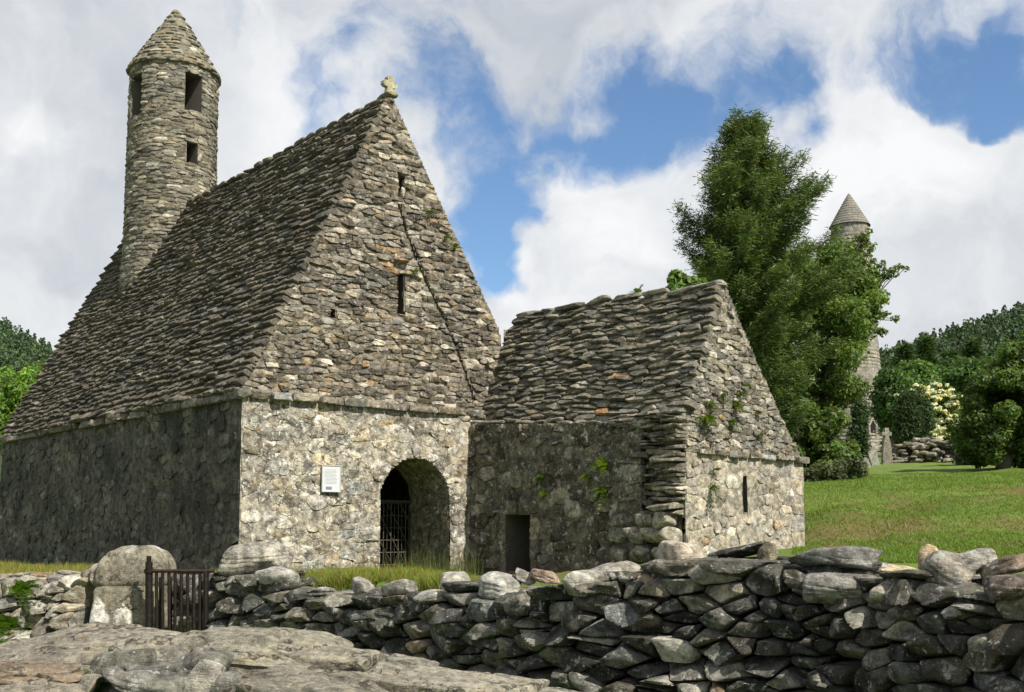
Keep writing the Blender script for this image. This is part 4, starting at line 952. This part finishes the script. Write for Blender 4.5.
broadleaf('broadleaf_tree', 'big dark leafy tree filling the right edge above the grass', grd(1004, 42), [ell(1006, 408, 42, 42, 48), ell(1036, 378, 42, 34, 46), ell(985, 436, 42, 28, 28), ell(1044, 424, 42, 40, 46), ell(1016, 366, 42, 18, 26)], 90000, .085, (.08, .13, .028), 19, .5, .3, nclump=230)
broadleaf('shrub', 'dark overhanging bush beside the low far wall on the right', grd(962, 50), [ell(976, 440, 50, 18, 24), ell(984, 455, 50, 24, 14)], 16000, .09, (.065, .105, .024), 20, .5, .1, nclump=70, cat='shrub')
for i, (x, Y, yt, r, lab) in enumerate([(905, 100, 345, 20, 'dark pointed conifer right beside the distant round tower'), (925, 112, 338, 22, 'dark conifer second to the right of the distant round tower'), (950, 105, 352, 24, 'broad dark conifer behind the flowering elder'), (972, 120, 340, 22, 'dark conifer rising behind the big leafy tree')]):
    conifer('spruce_tree', lab, x, Y, yt, [(yt, 2, 2), (yt + 25, r * .4, r * .4), (yt + 70, r * .8, r * .8), (yt + 110, r, r)], 30 + i, 14000, (.04, .075, .022), .55, 0, 6)
for i, (x, y, Y, rx, ry, c, lab) in enumerate([(912, 385, 88, 22, 26, (.05, .09, .02), 'mid green round tree behind the dark yews'), (948, 385, 92, 26, 22, (.045, .085, .02), 'mid green tree above the flowering elder'), (893, 400, 84, 14, 30, (.035, .07, .016), 'darker green tree close to the distant tower'), (975, 390, 86, 22, 30, (.04, .075, .018), 'green tree behind the dark overhanging bush')]):
    broadleaf('broadleaf_tree', lab, grd(x, Y), [ell(x, y, Y, rx, ry), ell(x + rx * .5, y + ry * .5, Y, rx * .7, ry * .7)], 12000, .19, tuple(np.array(c) * 1.5), 40 + i, .9, .2, nclump=80)
for i, (x, y, Y, rx, ry, c, lab) in enumerate([(12, 405, 70, 30, 34, (.085, .15, .022), 'bright green leafy tree at the left edge below the wooded hill'), (40, 385, 78, 18, 20, (.07, .125, .022), 'bright green tree close against the lower end of the church roof'), (-28, 395, 74, 26, 36, (.075, .13, .022), 'bright green tree half outside the left edge')]):
    broadleaf('broadleaf_tree', lab, grd(x, Y), [ell(x, y, Y, rx, ry), ell(x - rx * .4, y + ry * .6, Y, rx * .9, ry * .8), ell(x + rx * .4, y + ry * .7, Y, rx * .8, ry * .8)], 18000, .14, tuple(np.array(c) * 1.35), 50 + i, .7, .2, nclump=130)

# wooded hillsides far away
def forest(seed):
    rng = np.random.default_rng(seed); f = Acc()
    for x0, x1, n in ((-190, 150, 2000), (840, 1230, 2600)):
        Yp = rng.uniform(270, 680, n) ** 1.0; xp = rng.uniform(x0, x1, n); X_ = (xp - 512) / F * Yp; zg = height(X_, Yp)
        for X0, Y0, z in zip(X_, Yp, zg):
            con = rng.random() < .65; h = rng.uniform(8, 14) if con else rng.uniform(6, 10); m = 64; u = rng.random(m) ** .8; an = rng.uniform(0, 6.28, m)
            r = (h * .24 * (1 - u) + .3) if con else h * .42 * np.sqrt(np.clip(1 - (2 * u - 1) ** 2, .05, 1))
            p = np.column_stack([X0 + np.cos(an) * r, Y0 + np.sin(an) * r, z + h * (.08 + .9 * u)]); dn = nrm(np.column_stack([np.cos(an), np.sin(an), np.full(m, .5)]) + rng.normal(0, .5, (m, 3)))
            t_ = nrm(np.cross(dn, rdir(rng, m))); b_ = np.cross(dn, t_); s = (h * .06 * (1.25 - u * .6))[:, None]
            base = np.array((.042, .075, .03) if con else (.075, .12, .035)) * math.exp(rng.normal(0, .25)); quads(f, p, t_ * s, b_ * s, leaf_cols(base, m, rng, .2, .08))
    return f.build('forest', M_NEEDLE)
kind(forest(9), 'stuff')

# round tower beyond, graves and far wall
tb = at(856, 449, 124); th_ = at(845, 227, 124)[2] - tb[2]; tw = thing('round_tower', tb, 'tall distant round stone tower with conical cap rising out of the trees', 'tower')
a = Acc(); na, nz_ = 96, 260; A_, ZZ = np.meshgrid(np.arange(na) / na * 2 * np.pi, np.linspace(-1, th_, nz_), indexing='ij')
rad = 3.9 - 1.85 * np.clip(ZZ / th_, 0, 1) ** .62
row = np.floor(ZZ / .42); ph = A_ * 14 + (row % 2) * .5 + h3(row.astype(int), row.astype(int) * 0, row.astype(int) * 0) * 3
jo = np.minimum(np.abs((ZZ / .42) % 1 - .5), 9); jv = np.abs(ph % 1 - .5); dep_ = .10 * (sstep(.5, .38, jo) * sstep(.5, .42, jv)) + .05 * h3(np.floor(ph).astype(int).ravel(), row.astype(int).ravel(), row.astype(int).ravel() * 0).reshape(A_.shape)
rr = rad + dep_; v = np.stack([tb[0] + np.cos(A_) * rr, tb[1] + np.sin(A_) * rr, tb[2] + ZZ], -1).reshape(-1, 3)
i, j = np.meshgrid(np.arange(na), np.arange(nz_ - 1), indexing='ij'); i, j = i.ravel(), j.ravel(); i1 = (i + 1) % na
hv = h3(np.floor(ph).astype(int).ravel(), row.astype(int).ravel(), row.astype(int).ravel() * 0 + 5)
a.add(v, np.stack([i * nz_ + j, i1 * nz_ + j, i1 * nz_ + j + 1, i * nz_ + j + 1], -1), np.array((.26, .245, .205))[None] * (.75 + .5 * hv)[:, None]); a.build('tower_wall', M_FAR, tw)
a = Acc(); ch = at(841, 194, 124)[2] - at(845, 227, 124)[2]; A_, V_ = np.meshgrid(np.arange(na) / na * 2 * np.pi, np.linspace(0, 1, 60), indexing='ij')
rr = 2.28 * (1 - V_) ** .95 + .06 + .07 * (1 - (V_ * 12) % 1); v = np.stack([tb[0] + np.cos(A_) * rr, tb[1] + np.sin(A_) * rr, tb[2] + th_ + V_ * ch], -1).reshape(-1, 3); i, j = np.meshgrid(np.arange(na), np.arange(59), indexing='ij'); i, j = i.ravel(), j.ravel(); i1 = (i + 1) % na
a.add(v, np.stack([i * 60 + j, i1 * 60 + j, i1 * 60 + j + 1, i * 60 + j + 1], -1), (.20, .19, .165)); a.build('conical_cap', M_FAR, tw)
wc = at(870, 429, 121); a = Acc(); dirw = nrm((wc - tb) * [1, 1, 0]); sx = np.array([-dirw[1], dirw[0], 0]); wc = tb + dirw * 3.62 + Z * (wc[2] - tb[2])
op = [(-.32, -.95), (.32, -.95), (.34, .3), (.2, .7), (0, .95), (-.2, .7), (-.34, .3)]
slab_outline(a, op, wc, sx, Z, dirw, .1, (.015, .015, .015)); o = a.build('window', M_DARK, tw, False)  # flat near-black plate, the darkness of the opening put into its colour
for (p0, p1) in (((-.44, -1.0), (-.46, .35)), ((.44, -1.0), (.46, .35)), ((-.46, .35), (0, 1.15)), ((.46, .35), (0, 1.15))):
    a = Acc(); a.tube([wc + sx * p0[0] + Z * p0[1] + dirw * .05, wc + sx * p1[0] + Z * p1[1] + dirw * .05], .11, 6, (.36, .34, .29)); a.build('window_surround', M_FAR, o)

def headstone(label, x, y, Y, w, h, tilt, col, seed, shape='slab'):
    k = Y / F; c = at(x, y, Y); W_, H_ = w * k, h * k; rng = np.random.default_rng(seed)
    cx, cz = np.array([math.cos(tilt), 0, -math.sin(tilt)]), np.array([math.sin(tilt), 0, math.cos(tilt)])
    pt = [(-.5, -.1), (.5, -.1), (.5, .8), (.3, .93), (0, 1), (-.3, .93), (-.5, .8)] if shape == 'slab' else [(-.5, -.1), (.45, -.1), (.3, .75), (.05, 1), (-.2, .9), (-.45, .6)]
    a = Acc(); slab_outline(a, [(p[0] * W_, p[1] * H_) for p in pt], c, cx, cz, np.array([0, 1., 0]), .16, col); o = a.build('headstone', M_SLAB, None, False); recentre(o); return tag(o, label, 'headstone')
headstone('pale leaning headstone left of the stone cross', 876, 466, 52, 8, 16, R(-16), (.36, .36, .33), 1)
headstone('low pale stump of a headstone left of the pale leaning headstone', 867, 467, 50, 8, 10, R(-10), (.34, .34, .31), 3, 'x')
crs = thing('celtic_cross', at(887, 464, 54), 'weathered stone ring cross on a tall shaft before the tower base', 'cross')
a = Acc(); k = 54 / F * .86; c = at(887, 464, 54)
slab_outline(a, [(x * k, z * k) for x, z in [(-6, -2), (6, -2), (4.5, 20), (3, 30), (-3, 30), (-4.5, 20)]], c, np.array([1., 0, 0]), Z, np.array([0, 1., 0]), .3, (.24, .22, .18)); a.build('shaft', M_SLAB, crs, False)
a = Acc(); slab_outline(a, [(x * k, z * k) for x, z in [(-2.2, 29.9), (2.2, 29.9), (2, 33), (5.5, 33), (5.5, 37), (2, 37), (2.2, 42), (-2.2, 42), (-2, 37), (-5.5, 37), (-5.5, 33), (-2, 33)]], c, np.array([1., 0, 0]), Z, np.array([0, 1., 0]), .28, (.30, .28, .24)); a.build('cross_head', M_SLAB, crs, False)
a = Acc(); an = np.linspace(0, 2 * np.pi, 25); a.tube(np.array([c + np.array([math.cos(q) * 4.2 * k, 0, (35 + math.sin(q) * 4.2) * k]) for q in an]), .05, 6, (.34, .32, .27), cap=False); a.build('ring', M_SLAB, crs)
a = Acc(); rng = np.random.default_rng(61)
for kx in range(150):
    x = rng.uniform(886, 1000); yb = np.interp(x, [886, 950, 1000], [464, 467, 468]); hgt = np.interp(x, [886, 905, 925, 955, 1000], [14, 22, 28, 26, 20]); y = yb - rng.uniform(0, 1) ** .8 * hgt
    rock(a, at(x, y, 57 + rng.uniform(-.3, .5)), (rng.uniform(.3, .8), .45, rng.uniform(.15, .32)), rng, 6, rng.normal(0, .3), rng.normal(0, .1), rng.normal(0, .1), col=np.array((.20, .185, .15)) * math.exp(rng.normal(0, .3)))
a.box(at(943, 456, 57.35), (5.6, .3, 1.3), (.06, .055, .045)); o = a.build('dry_stone_wall', M_DRY); recentre(o); tag(o, 'far low dry stone wall below the flowering elder', 'wall')

# plants rooted in the annex masonry and on its ridge
def tuft(label, p, nout, r, n, seed, col=(.09, .15, .03), size=.09, name='fern'):
    rng = np.random.default_rng(seed); a = Acc()
    for k in range(n):
        d = nrm(nout * rng.uniform(.3, 1) + rng.normal(0, .5, 3) + [0, 0, .5]); l = r * rng.uniform(.6, 1.2); m = 7; t = np.linspace(.1, 1, m)[:, None]
        q = p + d * l * t - Z * (l * .55 * t ** 2); s = nrm(np.cross(d, Z) + 1e-6); w = size * (1 - .75 * t)
        for sg in (-1, 1): quads(a, q + s * sg * w * .6, np.tile(s * sg, (m, 1)) * w * .7 + d * .01, np.tile(d, (m, 1)) * r * .085, leaf_cols(col, m, rng, .2, .1))
    o = a.build(name, M_LEAF); recentre(o); tag(o, label, 'plant'); return o
def on_gable(x, y):
    r_ = ray(x, y); c = T(0, 6.16, 0); return EYE + r_ * (np.dot(c - EYE, L) / np.dot(r_, L))
def on_side(x, y, t=5.62):
    r_ = ray(x, y); return EYE + r_ * (np.dot(T(t, 0, 0) - EYE, U) / np.dot(r_, U))
for i, (x, y, r, n, lab) in enumerate([(707, 421, .30, 18, 'largest leafy tuft on the annex gable near the broken corner'), (711, 405, .18, 9, 'leafy tuft just above the largest tuft on the annex gable'), (736, 408, .22, 12, 'trailing green plant in the middle of the annex gable'), (739, 396, .16, 8, 'small green sprig topmost of the middle gable plants'), (732, 424, .18, 9, 'low green tuft under the trailing gable plant'), (757, 414, .14, 6, 'lone small green sprig on the right part of the gable'), (711, 488, .20, 10, 'green tuft below the gable string course left of the slit window'), (716, 470, .13, 6, 'tiny sprig just under the gable string course'), (745, 386, .13, 6, 'tiny sprig high on the annex gable'), (760, 436, .13, 6, 'tiny sprig close over the right end of the string course'), (723, 396, .13, 6, 'tiny sprig between the two upper gable tufts')]):
    tuft(lab, on_gable(x, y), -L, r * 1.4, int(n * 1.4), 200 + i, (.10, .15, .025), .055, 'wall_plant')
for i, (x, y, r, n, lab) in enumerate([(606, 468, .34, 22, 'bright fern on the shaded annex wall beside the toothed end'), (604, 492, .28, 16, 'lower bright fern under the biggest fern on the shaded wall'), (588, 478, .2, 10, 'dim fern left of the bright ferns on the shaded wall'), (541, 478, .18, 8, 'small fern high above the annex doorway'), (546, 496, .2, 9, 'small trailing fern nearest to the annex doorway')]):
    tuft(lab, on_side(x, y), -U, r * 1.25, int(n * 1.3), 230 + i, (.13, .20, .03), .06)
def on_main(x, y):
    r_ = ray(x, y); return EYE + r_ * (np.dot(T(0, .05, 0) - EYE, L) / np.dot(r_, L))
for i, (x, y, lab) in enumerate([(430, 212, 'small green tuft high on the right edge of the big gable'), (445, 238, 'second green tuft down the right side of the big gable'), (455, 248, 'lowest of the tufts clustered on the right of the big gable'), (487, 364, 'green tuft where the big gable meets the annex roof'), (415, 272, 'sprig growing in the old roof scar of the big gable')]):
    tuft(lab, on_main(x, y), -L, .22, 9, 250 + i, (.10, .15, .03), .05, 'wall_plant')
tuft('thin plant growing on the annex ridge against the sky', T(7.08, 3.9, 6.4), Z, .42, 8, 271, (.08, .14, .03), .05, 'wall_plant')
for i, (x, y, Y, r, lab) in enumerate([(22, 592, 11.0, .30, 'green weed growing in the tumbled left wall'), (8, 626, 10.6, .35, 'bright weed at the foot of the tumbled left wall'), (98, 684, 4.75, .14, 'bright green sprig between the foreground slabs'), (113, 660, 4.9, .09, 'tiny green sprig by the dark wedged boulder')]):
    tuft(lab, at(x, y, Y), np.array([0, -1., .3]), r, 22, 280 + i, (.09, .16, .02), r * .22, 'weed')

# grass: blades on the bank and along the left wall, short turf on the slope
rng = np.random.default_rng(15)
def blades(acc, X_, Y_, hgt, wid, col, lean=.35, z=None):
    n = len(X_); z = height(X_, Y_) if z is None else z; p = np.column_stack([X_, Y_, z]); d = rng.normal(0, lean, (n, 2)); h_ = hgt * rng.uniform(.5, 1.3, n)
    tip = p + np.column_stack([d * h_[:, None], h_]); s = np.column_stack([*nrm(rng.normal(0, 1, (n, 2))).T, np.zeros(n)]) * wid
    acc.add(np.stack([p - s, p + s, tip], 1).reshape(-1, 3), np.arange(n * 3).reshape(n, 3), np.repeat(col, 3, 0))
def strip(acc, xa, xb, da, db, n, hgt, wid, base, straw=.25, lean=.35):
    x = rng.uniform(xa, xb, n); X_ = np.array([at(q, 560, 10)[0] for q in (xa, xb)]); 
    px = x; Yb = np.interp(px, [p[0] for p in (PATH2[::-1] + PATH[::-1])], [p[1] for p in (PATH2[::-1] + PATH[::-1])]); Y_ = Yb + rng.uniform(da, db, n); X_ = (px - 512) / F * Y_ * 1.0
    den = fbm(np.stack([X_ * 3, Y_ * 3, X_ * 0], -1), 2, 3); k = den > -.35; X_, Y_ = X_[k], Y_[k]; m = len(X_)
    c = np.where((rng.random(m) < straw)[:, None], leaf_cols((.22, .17, .06), m, rng, .2, .08), leaf_cols(base, m, rng, .25, .15)); blades(acc, X_, Y_, hgt * (1 + .5 * den[k]), wid, c, lean)
nr = Acc()  # stones added so the view through the gate bars reads dark
for k in range(26):
    rock(nr, at(rng.uniform(172, 222), rng.uniform(580, 628), rng.uniform(11.1, 11.5)), (rng.uniform(.2, .4), .35, rng.uniform(.14, .26)), rng, 10, rng.normal(0, .3), 0, 0, col=np.array((.13, .125, .105)) * math.exp(rng.normal(0, .25)))
o = nr.build('rubble_wall', M_DRY); recentre(o); tag(o, 'short heap of dark stones added to darken the gap behind the iron gate', 'wall')
g_ = Acc()
strip(g_, 285, 470, .10, 1.2, 12000, .10, .0045, (.17, .215, .03), .3, .45)
strip(g_, 285, 470, 1.0, 3.0, 7000, .10, .005, (.17, .215, .03), .25)
strip(g_, 470, 640, .5, 2.0, 3500, .07, .005, (.14, .17, .03), .35)
strip(g_, -60, 100, .5, 5.0, 14000, .11, .006, (.19, .215, .035), .4)
strip(g_, 215, 290, .5, 3., 2500, .10, .006, (.15, .19, .03), .3)
n = 900; t_ = rng.uniform(3.4, 5.6, n); s_ = rng.uniform(-.8, .9, n); P_ = T(t_[:, None], s_[:, None], 0.); k = rng.random(n) < np.where(t_ > 4.5, 1, .3)
blades(g_, P_[k, 0], P_[k, 1], .55, .006, np.where((rng.random(k.sum()) < .3)[:, None], leaf_cols((.2, .17, .08), k.sum(), rng), leaf_cols((.07, .11, .025), k.sum(), rng)), .2)
n = 90000; Y_ = 16 + 24 * rng.random(n) ** 1.3; px = rng.uniform(790, 1100, n); X_ = (px - 512) / F * Y_
den = fbm(np.stack([X_ * .8, Y_ * .8, X_ * 0], -1), 3, 44); slp = (height(X_, Y_ + .15) - height(X_, Y_ - .15)) / .3; st = rng.random(n) < np.clip(.04 + .55 * den + np.clip(1.6 * (slp - .24), -.3, .3), .01, .8) * (1 - .8 * sstep(29, 31, Y_))
blades(g_, X_, Y_, .055 + .05 * np.clip(den, 0, 1), .011, np.where(st[:, None], leaf_cols((.20, .165, .06), n, rng), leaf_cols((.125, .195, .030), n, rng, .2, .10)), .6)
kind(g_.build('grass', M_BLADE, smooth=False), 'stuff')
